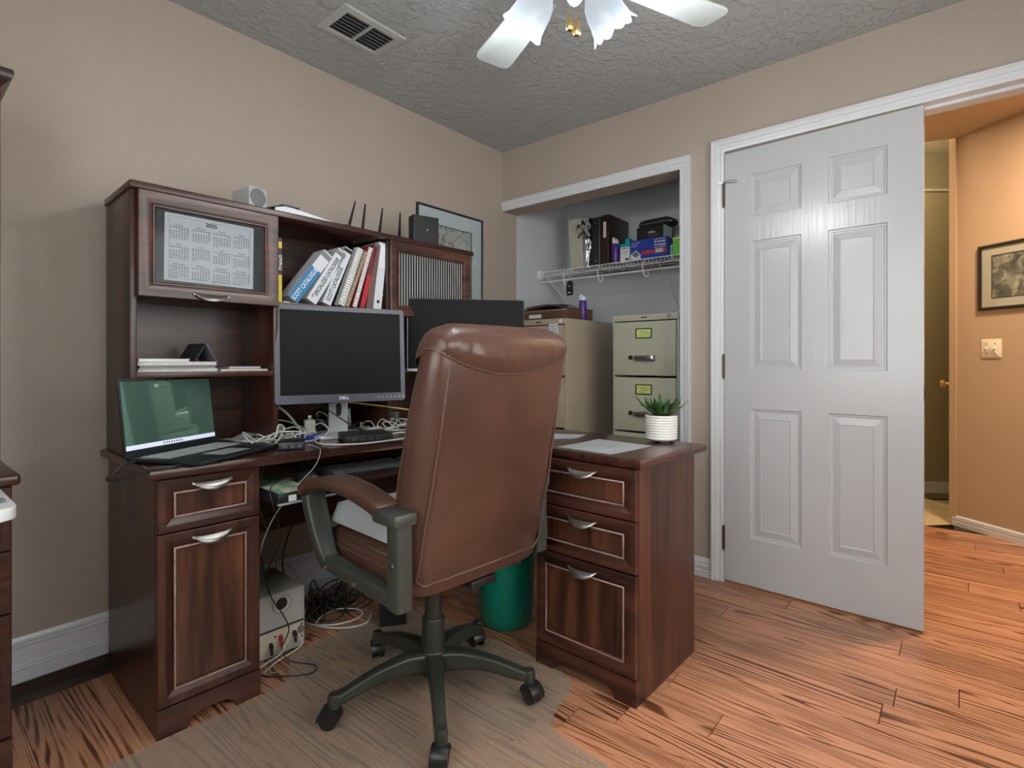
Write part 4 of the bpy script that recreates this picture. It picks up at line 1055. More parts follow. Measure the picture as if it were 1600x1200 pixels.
rl = random.Random(3); lmeshes = []
for k in range(34):
    lay = k / 33
    a = k * 2.39996; tilt = R(12 + 62 * lay ** .8 if k < 34 else 0); L = .062 + .045 * lay + rl.uniform(-.006, .006)
    if k in (29, 32): L *= 1.25
    g = G(); rs = []
    for i in range(8):
        t = i / 7; wv = .0105 * (1 - t) ** .55 * (1 + .5 * t) if t < 1 else .0004
        th_ = .0032 * (1 - t) + .0004
        bend = tilt + (.35 - .5 * lay) * t * -1
        y = L * t * math.sin(tilt + .25 * t * (1 if lay < .5 else -1.1)); z = L * t * math.cos(tilt + .25 * t * (1 if lay < .5 else -1.1))
        nrm = (math.cos(tilt), -math.sin(tilt))
        rs.append([(-wv, y + .0028 * nrm[0] * -.6, z + .0028 * .6 * math.sin(tilt)), (0, y + th_ * nrm[0], z + th_ * nrm[1] * 1), (wv, y + .0028 * nrm[0] * -.6, z + .0028 * .6 * math.sin(tilt)), (0, y - th_ * nrm[0], z - th_ * nrm[1])])
    g.rings(rs)
    g.build('leaf', M['leaf'], pp, loc=(.010 * math.cos(a), .010 * math.sin(a), .094), rot=(0, 0, a - R(90)), smooth=50)

# ------------------------------------------------------------------ hutch contents
HF = -.39
BZ = DZT + .528                                      # floor of the book bay
def book(label, x, wd, h, dp, lean, cover, text_=None, tcol='ink', y=-.375, bands=(), name='book', cat='book', grp=None, kind='book', tsize=.018, tz=None, sx=1.0):
    """x = bottom right corner of the spine (desk frame)"""
    t = thing(name, label, cat, W(x, y, BZ + .0006), 0, grp); t.rotation_euler = (0, R(lean), TH)
    g = G(); c_ = .0022
    if kind == 'book':
        g.box(-wd, 0, 0, c_, 0, h, .0006); g.box(-wd, -wd + c_, c_, dp, 0, h); g.box(-c_, 0, c_, dp, 0, h); cv = g.build('cover', M[cover], t, smooth=0)
        g = G(); g.box(-wd + c_ + .0002, -c_ - .0002, c_ + .0002, dp - .004, .003, h - .004); g.build('page_block', M['pages'], t, smooth=0)
    elif kind == 'binder':
        g.box(-wd, 0, 0, .003, 0, h, .001); g.box(-wd, -wd + .003, .003, dp, 0, h, .001); g.box(-.003, 0, .003, dp, 0, h, .001); cv = g.build('cover', M[cover], t, smooth=0)
        g = G(); g.box(-wd + .006, -.006, .02, dp - .02, .012, h - .02); g.build('page_block', M['paper'], t, smooth=0)
        g = G(); g.tube([(-wd / 2, .0005, .035), (-wd / 2, -.0015, .035)], .0075, 12); g.build('finger_hole', M['ink'], t)
        g = G(); g.box(-wd * .82, -wd * .18, -.0008, .0002, h - .115, h - .01); g.build('spine_label', M['paper'], t, smooth=0)
    else:                                            # spiral / comb bound
        g.box(-wd, -wd + .0015, .004, dp, 0, h); g.box(-.0015, 0, .004, dp, 0, h); cv = g.build('cover', M[cover], t, smooth=0)
        g = G(); g.box(-wd + .002, -.002, .006, dp - .002, .002, h - .002); g.build('page_block', M['pages' if kind == 'comb' else 'bookblack'], t, smooth=0)
        g = G(); nr = int(h / (.0105 if kind == 'comb' else .0068))
        for k in range(nr):
            zz_ = .006 + k * (h - .012) / (nr - 1)
            rr0 = wd / 2 * (1.0 if kind == 'comb' else .95)
            pts = [(-wd / 2 + rr0 * math.cos(a_), .010 - rr0 * .75 * math.sin(a_) - .004, zz_) for a_ in [R(v) for v in (0, 36, 72, 108, 144, 180)]]
            if kind == 'comb': g.sweep(pts, [(-.0006, -.0032), (.0006, -.0032), (.0006, .0032), (-.0006, .0032)])
            else: g.tube(pts, .0011, 5)
        g.build('spine_binding', M[tcol], t, smooth=0)
        text_ = None
    for z_0, z_1, m_ in bands:
        g = G(); g.box(-wd - .0002, .0002, -.0006, .0004, z_0, z_1); g.build('spine_band', M[m_], t, smooth=0)
    if text_:
        text(text_, tsize, M[tcol], cv if False else t, (-wd / 2, -.0010, tz if tz else h / 2), (R(90), R(-90), 0), sx=sx, bold=.0003)
    return t
HG = None
fr = book('thin black and yellow dictionary standing at the left end of the book bay', -1.652, .0125, .243, .17, 0, 'bookblack', 'French', 'white', bands=((0, .102, 'bookyellow'), (.203, .228, 'bookyellow'), (.228, .243, 'pages')), tsize=.021, tz=.150)
fr.children[-1].rotation_euler = (R(90), R(90), 0)
book('blue and grey catalogue leaning furthest over in the book bay', -1.590, .046, .250, .085, 37, 'bookwhite', 'SCOTT CATALOGUE', 'white', bands=((0, .160, 'bookblue'), (.222, .244, 'greyprint')), tsize=.026, tz=.080, sx=.66)
book('thick white catalogue marked SPECIALIZED leaning in the book bay', -1.514, .044, .262, .10, 32, 'bookwhite', 'SPECIALIZED CATALOGUE', 'ink', bands=((.236, .254, 'greyprint'),), tsize=.024, tz=.126, sx=.66)
book('white catalogue leaning right against the black spiral book', -1.450, .037, .262, .12, 23, 'bookwhite', 'SCOTT CATALOGUE', 'ink', bands=((.242, .258, 'ink'),), tsize=.025, tz=.092, sx=.66)
book('black wire-bound notebook leaning left of the white comb-bound books', -1.418, .015, .272, .20, 20.5, 'bookblack', None, 'white', kind='spiral')
book('wide white comb-bound book, left of two, in the book bay', -1.385, .030, .268, .20, 20.0, 'paper', None, 'white', kind='comb')
book('brown comb-bound book squeezed between the white comb-bound books', -1.364, .016, .264, .20, 20.5, 'kraft', None, 'kraft', kind='comb')
book('narrow white comb-bound book right of the brown one', -1.327, .020, .280, .20, 17, 'bookred', None, 'white', kind='comb')
book('red book with white spine lettering next to the comb-bound books', -1.292, .021, .284, .20, 14, 'bookmaroon', 'HOME AND GARDEN'[:0] or None, 'white', bands=((.008, .150, 'bookred'),))
book('plain brown book leaning against the white binder', -1.252, .030, .289, .21, 9, 'bookbrown')
book('white ring binder with a finger hole at the right end of the book bay', -1.205, .041, .300, .215, 6.2, 'bookwhite', None, 'ink', kind='binder')
g = G()
lo = thing('booklet', 'loose white booklet lying under the leaning catalogues', 'booklet', W(-1.648, -.37, BZ + .0006), TH)
g = G(); g.box(.004, .030, .0, .16, 0, .004); g.build('cover', M['paper'], lo, smooth=0)

# calendar taped behind the glass of the left hutch door
cal = thing('wall_calendar', 'white 2025 year calendar sheet behind the left hutch door glass', 'calendar', W(-1.906, -.3945, 1.4415), TH + 0.0)
cal.rotation_euler = (0, R(.6), TH)
g = G(); g.box(-.140, .140, -.0006, .0, -.110, .110); g.build('sheet', M['paper'], cal, smooth=0)
text('2025', .018, M['ink'], cal, (.0, -.0007, .090), name='year', bold=.0006)
g = G()
for a, b, c_, d in ((-.127, .127, .1000, .1008), (-.127, .127, -.1008, -.1000), (-.127, -.1262, -.1, .1), (.1262, .127, -.1, .1)): g.box(a, b, -.0010, -.0005, c_, d)
g.build('border', M['greyprint'], cal, smooth=0)
mon = ['January', 'February', 'March', 'April', 'May', 'June', 'July', 'August', 'September', 'October', 'November', 'December']
g = G(); dg = G()
for i, mname in enumerate(mon):
    cx = -.098 + .0655 * (i % 4); cz = .068 - .064 * (i // 4)
    text(mname, .0085, M['ink'], cal, (cx, -.0007, cz + .006), name='month')
    for c_ in range(7): dg.box(cx - .026 + c_ * .0082, cx - .0222 + c_ * .0082, -.0010, -.0005, cz - .0040, cz - .0008)
    days = [31, 28, 31, 30, 31, 30, 31, 31, 30, 31, 30, 31][i]; st = [3, 6, 6, 2, 4, 0, 2, 5, 1, 3, 6, 1][i]
    for d in range(days):
        q = d + st; x = cx - .026 + (q % 7) * .0082; z = cz - .0105 - (q // 7) * .0072
        g.box(x, x + .0042, -.0010, -.0005, z, z + .0028)
g.build('day_mark', M['calink'], cal, smooth=0)['kind'] = 'stuff'
dg.build('weekday_mark', M['ink'], cal, smooth=0)['kind'] = 'stuff'

# lower shelf of the left tower: folders and notebooks
SZ = DZT + .268 + .0006
def flat(name, label, cat, x, y, z, wd, dp, h, rz, mat, mat2=None, grp=None):
    t = thing(name, label, cat, W(x, y, z), TH + R(rz), grp)
    g = G(); g.box(-wd / 2, wd / 2, -dp / 2, dp / 2, 0, .0012); g.box(-wd / 2, wd / 2, -dp / 2, dp / 2, h - .0012, h); g.box(-wd / 2, wd / 2, dp / 2 - .0012, dp / 2, .0012, h - .0012)
    g.build('cover', M[mat], t, smooth=0)
    g = G(); g.box(-wd / 2 + .003, wd / 2 - .003, -dp / 2 + .002, dp / 2 - .003, .0014, h - .0014); g.build('page_block', M[mat2 or 'pages'], t, smooth=0)
    return t
flat('file_folder', 'lowest grey-white folder in the stack on the left hutch shelf', 'folder', -1.990, -.255, SZ, .240, .200, .009, 0, 'paper')
flat('file_folder', 'thick white folder second from the bottom of the left hutch shelf stack', 'folder', -1.994, -.262, SZ + .0095, .232, .195, .012, 1, 'matwhite', 'greyprint')
flat('file_folder', 'white folder third from the bottom of the left hutch shelf stack', 'folder', -1.992, -.268, SZ + .022, .236, .185, .011, -1, 'paper')
flat('file_folder', 'short white folder topmost of the left hutch shelf stack', 'folder', -2.035, -.270, SZ + .0335, .150, .180, .009, 0, 'paper', 'silver')
flat('notebook', 'thin white notepad on the left hutch shelf right of the folders', 'notebook', -1.782, -.270, SZ, .165, .19, .006, 0, 'paper')
flat('notebook', 'grey wire-topped notebook resting on the notepad in the left hutch', 'notebook', -1.775, -.262, SZ + .0065, .120, .15, .010, 4, 'bookbrown', 'silver')
ts = thing('tablet_stand', 'small black folding stand shaped like a tent on the left hutch shelf folders', 'stand', W(-1.900, -.25, SZ + .0335), TH + R(8))
g = G(); Mx = Matrix.Translation((-.020, 0, .032)) @ Matrix.Rotation(R(32), 4, 'Y'); g.box(-.003, .003, -.06, .06, -.036, .036, .001, Mx); g.build('back_plate', M['blackm'], ts)
g = G(); Mx = Matrix.Translation((.018, 0, .032)) @ Matrix.Rotation(R(-30), 4, 'Y'); g.box(-.003, .003, -.06, .06, -.036, .036, .001, Mx); g.build('front_plate', M['bezel'], ts)

# ------------------------------------------------------------------ on top of the hutch
TZ = DZT + HT + .0006
cs = thing('cube_speaker', 'silver cube speaker with a round grey grille on top of the hutch', 'speaker', W(-1.752, -.345, TZ), TH + R(18))
g = G(); g.rings([[(x, -.034, z + .038) for x, z in rrect(.078, .076, .010)], [(x, -.03, z + .038) for x, z in rrect(.080, .078, .010)], [(x * .78, .062, z * .85 + .036) for x, z in rrect(.080, .078, .012)]]); g.build('case', M['silver'], cs)
g = G(); g.lathe([(0, .004), (.024, .004), (.0325, .002), (.0335, 0), (0, -.001)], 28, (0, -.0345, .040), Matrix.Rotation(R(90), 4, 'X')); g.build('grille', M['grey'], cs, smooth=50)
ro = thing('wifi_router', 'black wireless router with four upright antennas on top of the hutch', 'router', W(-1.130, -.245, TZ), TH)
g = G(); g.prism([(-.15, 0), (.15, 0), (.15, .012), (.12, .026), (-.12, .026), (-.15, .012)], -.05, .055, 'xz', .003); g.build('case', M['blackm'], ro)
for x, dx in ((-.140, .045), (-.062, .020), (.030, .024), (.150, .008)):
    g = G(); g.sweep([(x, .045, .010), (x + dx * .2, .045, .045), (x + dx, .045, .178)], [(-.006, -.004), (.006, -.004), (.006, .004), (-.006, .004)], up=(0, 1, 0), scale=[(1.0, 1), (1.1, 1), (.45, .6)]); g.build('antenna', M['black'], ro)
bk = thing('network_box', 'black upright box standing on the hutch in front of the framed map', 'device', W(-.905, -.300, TZ), TH + R(-14))
g = G(); g.box(-.068, .068, -.03, .03, 0, .150, .003); c_ = g.build('case', M['blackm'], bk)
g = G(); g.lathe([(0, 0), (.0035, 0), (.0035, .001), (0, .001)], 10, (.005, -.030, .082), Matrix.Rotation(R(90), 4, 'X')); g.build('status_light', M['white'], c_)
g = G(); g.box(-.060, .060, -.0308, -.030, .012, .138, .0); g.build('front_panel', M['black'], c_)
bd = thing('report_binder', 'black-covered binder lying open-edged on the hutch top beside the cube speaker', 'binder', W(-1.555, -.290, TZ), TH + R(-6))
g = G(); g.prism([(-.11, 0), (.115, 0), (.12, .004), (-.04, .030), (-.075, .032), (-.11, .022)], -.09, .10, 'xz'); g.build('page_block', M['matwhite'], bd, smooth=0)
g = G(); g.sweep([(-.14, 0, .014), (-.085, 0, .0355), (-.02, 0, .033)], [(-.10, -.0018), (.10, -.0018), (.10, .0018), (-.10, .0018)], up=(0, 0, 1)); g.build('cover', M['bookblack'], bd, smooth=0)
sheet('paper_sheet', 'loose white papers curling over the hutch top edge beside the binder', [(-1.54, -.385), (-1.36, -.375), (-1.35, -.22), (-1.52, -.23)], TZ + .001, lift=.016)

# framed map on the wall at the right end of the hutch
fm = thing('framed_map', 'black-framed old map print with white mat on the wall beside the hutch', 'picture', (-.470, -.0015, 1.64))
def picture(t, wd, h, fw_, dp, mats, mw, inner, pm):
    g = G(); rs = [[(sx_ * (wd / 2 - i), y, sz_ * (h / 2 - i)) for sx_, sz_ in ((-1, -1), (1, -1), (1, 1), (-1, 1))] for i, y in ((0, 0), (0, -dp), (fw_ * .5, -dp - .003), (fw_, -dp), (fw_, -.004), (fw_, 0))]
    g.rings(rs, closed=True); g.build('frame', M['frame'], t, smooth=0)
    a, b = wd / 2 - fw_, h / 2 - fw_
    g = G(); g.rings([[(sx_ * (a - i), y, sz_ * (b - j)) for sx_, sz_ in ((-1, -1), (1, -1), (1, 1), (-1, 1))] for i, j, y in ((0, 0, -.004), (0, 0, -.007), (mw[0], mw[1], -.007), (mw[0], mw[1], -.004))], closed=True); g.build('mat_board', M[mats], t, smooth=0)
    g = G(); i, j = mw; e = .004
    g.rings([[(sx_ * (a - i + k), y, sz_ * (b - j + k)) for sx_, sz_ in ((-1, -1), (1, -1), (1, 1), (-1, 1))] for k, y in ((.001, -.0068), (.001, -.0078), (-e, -.0078), (-e, -.0040))], closed=True); g.build('inner_border', M['ink'], t, smooth=0)
    g = G(); g.box(-a + i, a - i, -.0048, -.0035, -b + j, b - j); g.build('print', M[pm], t, smooth=0)
    g = G(); g.box(-a, a, -.0105, -.0095, -b, b); g.build('glazing', M['glass'], t, smooth=0)
picture(fm, .528, .62, .010, .016, 'matwhite', (.085, .085), True, 'map')

# ================================================================== FILING CABINETS AND THE CLOSET
def filecab(label, x0, y0, y1, dp, H, mat, lock_right=True, handles=True):
    """front on plane x = x0 facing -x, between y1 (right in view) and y0 (left)"""
    t = thing('filing_cabinet', label, 'filing cabinet', (x0, y0, 0), R(-90)); wd = y0 - y1
    g = G(); g.box(0, .012, .004, dp, 0, H, .002); g.box(wd - .012, wd, .004, dp, 0, H, .002); g.box(.012, wd - .012, .004, dp, H - .034, H, .002); g.box(.012, wd - .012, .01, dp, 0, .03); g.box(.012, wd - .012, dp - .004, dp, .03, H - .034)
    g.build('body', M[mat], t)
    g = G(); g.box(.0, wd, -.002, .0035, H - .036, H, .002); g.build('top_rail', M[mat], t)
    z = H - .042; dh = .322; n = 0
    while z - dh > .0:
        g = G(); g.box(.014, wd - .014, -.004, .012, z - dh + .012, z, .003); d = g.build('drawer', M[mat], t)
        cxx = wd * .50
        if handles:
            g = G(); g.rings([[(cxx + sx_ * (.050 - i), y, z - .068 + sz_ * (.029 - i)) for sx_, sz_ in ((-1, -1), (1, -1), (1, 1), (-1, 1))] for i, y in ((0, -.004), (0, -.008), (.005, -.0085), (.006, -.0045))], closed=True); g.build('label_holder', M['black'], d, smooth=0)
            g = G(); g.box(cxx - .045, cxx + .045, -.0055, -.0042, z - .092, z - .044); g.build('label_card', M['limecard'], d, smooth=0)
            g = G(); g.box(cxx - .028, cxx + .024, -.0060, -.0053, z - .060, z - .057); g.box(cxx - .016, cxx + .034, -.0060, -.0053, z - .072, z - .070); g.box(cxx - .030, cxx + .010, -.0060, -.0053, z - .083, z - .081); g.build('handwriting', M['ink'], d, smooth=0)
            g = G(); hz = z - .208; p = [(cxx - .054, -.004, hz), (cxx - .052, -.022, hz), (cxx - .038, -.030, hz), (cxx + .05, -.030, hz), (cxx + .066, -.024, hz), (cxx + .070, -.004, hz)]
            g.sweep(cr(p, 3), rrect(.010, .026, .004, 3), up=(0, 0, 1)); g.box(cxx - .05, cxx + .066, -.0046, -.004, hz - .020, hz + .014); g.build('handle', M['steel'], d)
            g = G(); g.box(cxx - .095, cxx - .070, -.009, -.004, hz - .010, hz + .012, .002); g.build('latch', M['black'], d)
        z -= dh; n += 1
    g = G(); lx = wd - .050 if lock_right else wd - .035
    g.tube([(lx, -.002, H - .018), (lx, -.010, H - .018)], .012, 16); g.tube([(lx, -.010, H - .018), (lx, -.012, H - .018)], .007, 12); g.build('lock', M['steel'] if lock_right else M['white'], t)
    g = G(); g.box(wd * .5 - .018, wd * .5 + .018, -.0028, -.0018, H - .022, H - .015); g.build('name_plate', M['ink'], t, smooth=0)
    return t
fc2 = filecab('grey-green filing cabinet with yellow label cards inside the closet', .180, -.713, -1.121, .560, 1.341, 'cab_green')
fc1 = filecab('beige filing cabinet standing half out of the closet by the wall corner', .060, -.046, -.458, .570, 1.336, 'cab_beige', False, True)
nt_ = thing('paper_note', 'white handwritten note taped on the beige filing cabinet front', 'note', (.0545, -.372, 1.262), R(-90)); nt_.rotation_euler = (0, R(-5), R(-90))
g = G(); g.box(-.035, .035, -.0010, -.0004, -.042, .042); g.build('sheet', M['paper'], nt_, smooth=0)
g = G()
for k in range(4): g.box(-.026, .020 - .006 * (k % 2), -.0014, -.0009, .024 - .015 * k, .027 - .015 * k)
g.build('handwriting', M['bezel'], nt_, smooth=0)
# on the beige cabinet
bxT = 1.3366
cb = thing('card_box', 'brown open-topped card tray of files on top of the beige filing cabinet', 'tray', (.11, -.235, bxT), R(-90))
g = G(); g.box(-.18, .20, .0, .30, 0, .008); g.box(-.18, .20, .0, .008, .008, .058); g.box(-.18, .20, .292, .30, .008, .075); g.box(-.18, -.172, .008, .292, .008, .075); g.box(.192, .20, .008, .292, .008, .075); cbb = g.build('tray', M['brownbox'], cb, smooth=0)
g = G(); g.box(-.10, .0, -.0012, -.0002, .014, .036); g.build('label', M['paper'], cb, smooth=0)
fo = thing('leather_folder', 'brown folder with white papers spilling out lying in the card tray', 'folder', (.24, -.235, bxT + .0085), R(-90))
g = G(); g.sweep([(-.165, 0, .060), (-.10, 0, .078), (.02, 0, .088), (.10, 0, .082), (.185, 0, .060)], [(-.11, -.004), (.11, -.004), (.11, .004), (-.11, .004)], up=(0, 0, 1)); g.build('flap', M['brownbox'], fo)
g = G(); g.box(-.165, .185, -.11, .11, .0, .055); g.build('page_block', M['pages'], fo, smooth=0)
g = G(); g.sweep([(-.17, -.02, .082), (-.08, -.02, .092), (.0, -.02, .097), (.09, -.02, .092), (.17, -.02, .086)], [(-.08, -.001), (.08, -.001), (.08, .001), (-.08, .001)], up=(0, 0, 1)); g.build('loose_paper', M['paper'], fo)
def duster(label, loc):
    t = thing('air_duster', label, 'spray can', loc, 0)
    g = G(); g.lathe([(0, .001), (.024, .001), (.0255, .004), (.0255, .118), (.022, .128), (.012, .133), (0, .134)], 24); g.build('can', M['purple'], t, smooth=50)
    g = G(); g.lathe([(0, .1275), (.021, .1275), (.0215, .142), (.017, .152), (.010, .160), (0, .161)], 20); g.box(-.032, -.010, -.007, .007, .152, .166, .004); g.box(-.036, -.028, -.005, .005, .128, .160, .003); g.build('nozzle', M['white'], t)
    return t
duster('purple air duster can on the beige filing cabinet beside the brown tray', (.30, -.451 + .022, bxT))

# wire shelf with hanging rod
SX, SZT = .41, 1.705
ws = thing('wire_shelf', 'white wire closet shelf with a hanging rod along the back wall of the closet', 'shelf', (SX, 0, SZT))
y_a, y_b = -.020, -1.355
g = G()
for z in (0, -.034): g.tube([(0, y_a, z), (0, y_b, z)], .0030, 6)
for x in (.10, .22, .335): g.tube([(x, y_a, -.004), (x, y_b, -.004)], .0030, 6)
g.build('rail', M['white'], ws)
wm_ = None
for k in range(53):
    y = y_a - .012 - k * .0252
    if wm_ is None:
        g = G(); g.tube([(-.001, 0, -.034), (-.001, 0, .0), (.004, 0, .0025), (.335, 0, .0)], .0017, 5); o = g.build('wire', M['white'], ws); wm_ = o.data
    else: o = bpy.data.objects.new('wire', wm_); C.objects.link(o); o.parent = ws
    o.location = (0, y, 0)
g = G(); g.tube([(-.012, y_a, -.074), (-.012, y_b, -.074)], .0048, 8); g.build('hanging_rod', M['white'], ws)
hk = None
for y in (-.20, -.47, -.79, -1.10):
    if hk is None:
        g = G(); g.tube(cr([(.03, 0, -.006), (.0, -.004, -.036), (-.014, -.014, -.070), (-.019, -.024, -.100), (-.014, -.037, -.112), (-.004, -.044, -.102), (-.002, -.042, -.076)], 4), .0042, 6); o = g.build('rod_hook', M['white'], ws); hk = o.data
    else: o = bpy.data.objects.new('rod_hook', hk); C.objects.link(o); o.parent = ws
    o.location = (0, y, 0)
g = G(); g.box(-.030, .018, -.018, -.0015, -.050, .010, .003); g.box(-.030, .018, -.020, -.018, -.016, .010); g.build('end_bracket', M['white'], ws)
g = G(); g.tube([(.004, -.06, -.036), (.335, -.10, -.30)], .0045, 6); g.tube([(.004, -.90, -.036), (.335, -.90, -.30)], .0045, 6); g.build('brace', M['white'], ws)

# things on the shelf
st0 = SZT + .0028
def carton(name, label, cat, x, y0, y1, z, dp, h, mat, parts=(), rz=0, grp=None):
    """front on x facing -x; local x runs to the right in view"""
    wd = y0 - y1
    t = thing(name, label, cat, (x, y0, z), R(-90 + rz), grp)
    g = G(); g.box(0, wd, 0, dp, 0, h, .002); b = g.build('carton', M[mat], t, smooth=0)
    for nm, d, m_ in parts:
        g = G(); g.box(*d); g.build(nm, M[m_], t, smooth=0)
    return t
mf = thing('magazine_file', 'tall beige magazine file at the left end of the closet shelf contents', 'magazine file', (.47, -.225, st0), R(-90)); mf.rotation_euler = (0, R(-4), R(-90))
g = G(); g.box(0, .105, 0, .003, 0, .345); g.box(0, .003, .003, .24, 0, .36); g.box(.102, .105, .003, .24, 0, .30); g.box(.003, .102, .237, .24, 0, .36); g.box(.003, .102, .003, .237, 0, .003); g.build('case', M['cab_green'], mf, smooth=0)
g = G(); g.box(.006, .099, .02, .23, .004, .33); g.build('page_block', M['bookblack'], mf, smooth=0)
bg = thing('foil_bag', 'crumpled silver foil gift bag beside the beige magazine file', 'bag', (.452, -.318, st0), R(-90))
def bagf(u, v):
    a = 2 * math.pi * u; k = 1 - .25 * v
    q = 1 + .10 * math.sin(a * 5 + v * 7) * v + .06 * math.sin(a * 9 - v * 15)
    neck = 1 if v < .62 else max(.25, 1 - (v - .62) * 4.2) if v < .80 else .25 + (v - .80) * 4.0
    return (.036 + .034 * math.cos(a) * q * neck, .05 + .046 * math.sin(a) * q * neck, .34 * v + .004 * math.sin(a * 3) * v)
g = G(); g.grid(40, 30, bagf); bmesh.ops.remove_doubles(g.bm, verts=g.bm.verts, dist=.0003); g.build('pouch', M['foil'], bg, smooth=70)
g = G()
for sx_ in (-1, 1):
    pts = cr([(.036, -.005, .262), (.036 + sx_ * .030, -.018, .290), (.036 + sx_ * .052, -.022, .272), (.036 + sx_ * .030, -.020, .248), (.036, -.012, .258), (.036 + sx_ * .050, -.020, .205)], 4)
    g.sweep(pts, [(-.009, -.0006), (.009, -.0006), (.009, .0006), (-.009, .0006)], up=(.2, 1, .1))
g.build('ribbon', M['foil'], bg, smooth=40)
def binder(label, y0, wd, h, dp, mat, lab=None, x=.462, rivets=False):
    t = thing('binder', label, 'binder', (x, y0, st0), R(-90))
    g = G(); g.box(0, wd, 0, .004, 0, h, .0015); g.box(0, .004, .004, dp, 0, h, .001); g.box(wd - .004, wd, .004, dp, 0, h, .001); g.build('cover', M[mat], t)
    g = G(); g.box(.006, wd - .006, .012, dp - .012, .004, h - .012); g.build('page_block', M['pages'], t, smooth=0)
    if lab: g = G(); g.box(wd * .28, wd * .62, -.0012, -.0002, h - .150, h - .045); g.build('spine_label', M['switch'], t, smooth=0)
    if rivets:
        g = G()
        for z in (.04, h - .04):
            g.tube([(wd * .45, 0, z), (wd * .45, -.002, z)], .005, 10)
        g.box(wd * .86, wd * .90, -.0014, -.0004, .01, h - .01); g.build('rivet', M['steel'], t)
    return t
binder('black post binder with steel rivets in the middle of the closet shelf', -.398, .068, .330, .26, 'bookblack', rivets=True)
binder('tall dark brown binder with a cream spine label on the closet shelf', -.470, .060, .335, .27, 'leatherdk', lab=True)
duster('purple air duster can on the closet shelf before the dark brown binder', (.452, -.583, st0))
tp = carton('refill_pack', 'white and teal refill pack between duster can and blue carton', 'carton', .450, -.618, -.684, st0, .10, .098, 'paper',
       [('print', (.006, .060, -.0010, -.0002, .086, .090), 'ink'), ('print', (.008, .055, -.0010, -.0002, .066, .069), 'ink'), ('print', (.008, .050, -.0010, -.0002, .052, .054), 'greyprint'), ('barcode', (.038, .060, -.0010, -.0002, .012, .026), 'ink')])
g = G(); g.box(-.0005, .0665, -.0005, .1005, .0985, .120, .001); g.box(.035, .066, .0, .05, .1205, .152, .003); g.build('teal_lid', M['cyan'], tp)
eb = carton('envelope_box', 'blue carton of 500 envelopes on the closet shelf', 'carton', .450, -.690, -.934, st0, .115, .130, 'blue')
g = G(); g.box(.078, .2435, -.0008, -.0002, .034, .056); g.build('red_band', M['redprint'], eb, smooth=0)
g = G(); g.prism([(.004, .002), (.072, .002), (.072, .036), (.040, .066), (.004, .042)], -.0012, -.0002, 'xz'); g.build('envelope_print', M['matwhite'], eb, smooth=0)
g = G(); g.prism([(.010, .040), (.040, .020), (.066, .036), (.040, .060)], -.0018, -.0012, 'xz'); g.build('flap_print', M['grey'], eb, smooth=0)
text('500', .034, M['white'], eb, (.195, -.0012, .046), bold=.0012)
text('Envelopes', .018, M['white'], eb, (.200, -.0006, .084), bold=.0005)
text('Envelopes', .018, M['white'], eb, (.200, -.0006, .104), bold=.0005)
g = G()
for k in range(3): g.box(.008, .070 - .012 * k, -.0008, -.0002, .112 - .011 * k, .116 - .011 * k)
g.box(.165, .235, -.0008, -.0002, .117, .122); g.box(.160, .235, -.0008, -.0002, .066, .070); g.build('fine_print', M['silver'], eb, smooth=0)
kb2 = carton('black_carton', 'black carton with white print resting on the blue envelope carton', 'carton', .475, -.722, -.902, st0 + .1305, .13, .082, 'black',
       [('print', (.080, .120, -.0010, -.0002, .046, .049), 'white'), ('print', (.080, .128, -.0010, -.0002, .038, .042), 'white'), ('print', (.080, .150, -.0010, -.0002, .016, .026), 'bezel')])
g = G(); g.box(.1802, .1815, .001, .129, .001, .081); g.build('side_label', M['matwhite'], kb2, smooth=0)
bc = thing('zip_case', 'black zipped case lying on top of the black carton', 'case', (.480, -.728, st0 + .2130), R(-90 - 4))
g = G(); g.rings([[(x * k + .11, y * k + .06, z) for x, y in rrect(.225, .13, .03, 5)] for k, z in ((.92, 0), (1, .010), (1.0, .022), (.93, .036), (.75, .044), (.3, .047))]); g.build('shell', M['blackm'], bc, smooth=60)
g = G(); g.tube([(x * 1.003 + .11, y * 1.003 + .06, .016) for x, y in rrect(.225, .13, .03, 5)], .0022, 6, closed=True); g.build('zip', M['grey'], bc)
g = G(); g.box(.215, .235, .0, .012, .006, .014, .003); g.build('zip_pull', M['steel'], bc)
gb = carton('green_carton', 'bright green carton at the right end of the closet shelf', 'carton', .455, -.970, -1.120, st0, .16, .112, 'green', [('pale_edge', (0, .150, -.0010, -.0002, .1035, .112), 'limecard')])
wb = carton('white_carton', 'low grey-white carton between the blue and green cartons', 'carton', .500, -.9365, -.9665, st0, .10, .080, 'matwhite', [('green_flap', (.006, .0295, -.0010, -.0002, .02, .07), 'cyan')])
# key fob on the rod
kf = thing('key_fob', 'small black tag hanging from the left end of the closet rod', 'tag', (SX - .012, -.262, SZT - .074), R(-90)); kf.scale = (1.25, 1.25, 1.25)
g = G(); g.tube([(.0, .0 + .0065 * math.cos(a), .0065 * math.sin(a)) for a in [2 * math.pi * k / 12 for k in range(12)]], .0012, 5, closed=True); g.build('ring', M['steel'], kf)
g = G(); g.prism([(-.016, -.088), (.016, -.088), (.020, -.070), (.019, -.020), (.008, -.009), (-.008, -.009), (-.019, -.020), (-.020, -.070)], -.004, .004, 'xz', .001); g.build('body', M['black'], kf)
g = G(); g.lathe([(0, 0), (.004, 0), (.004, .001), (0, .001)], 10, (0, -.004, -.038), Matrix.Rotation(R(90), 4, 'X')); g.box(-.010, .008, -.0046, -.004, -.076, -.070); g.build('mark', M['white'], kf)

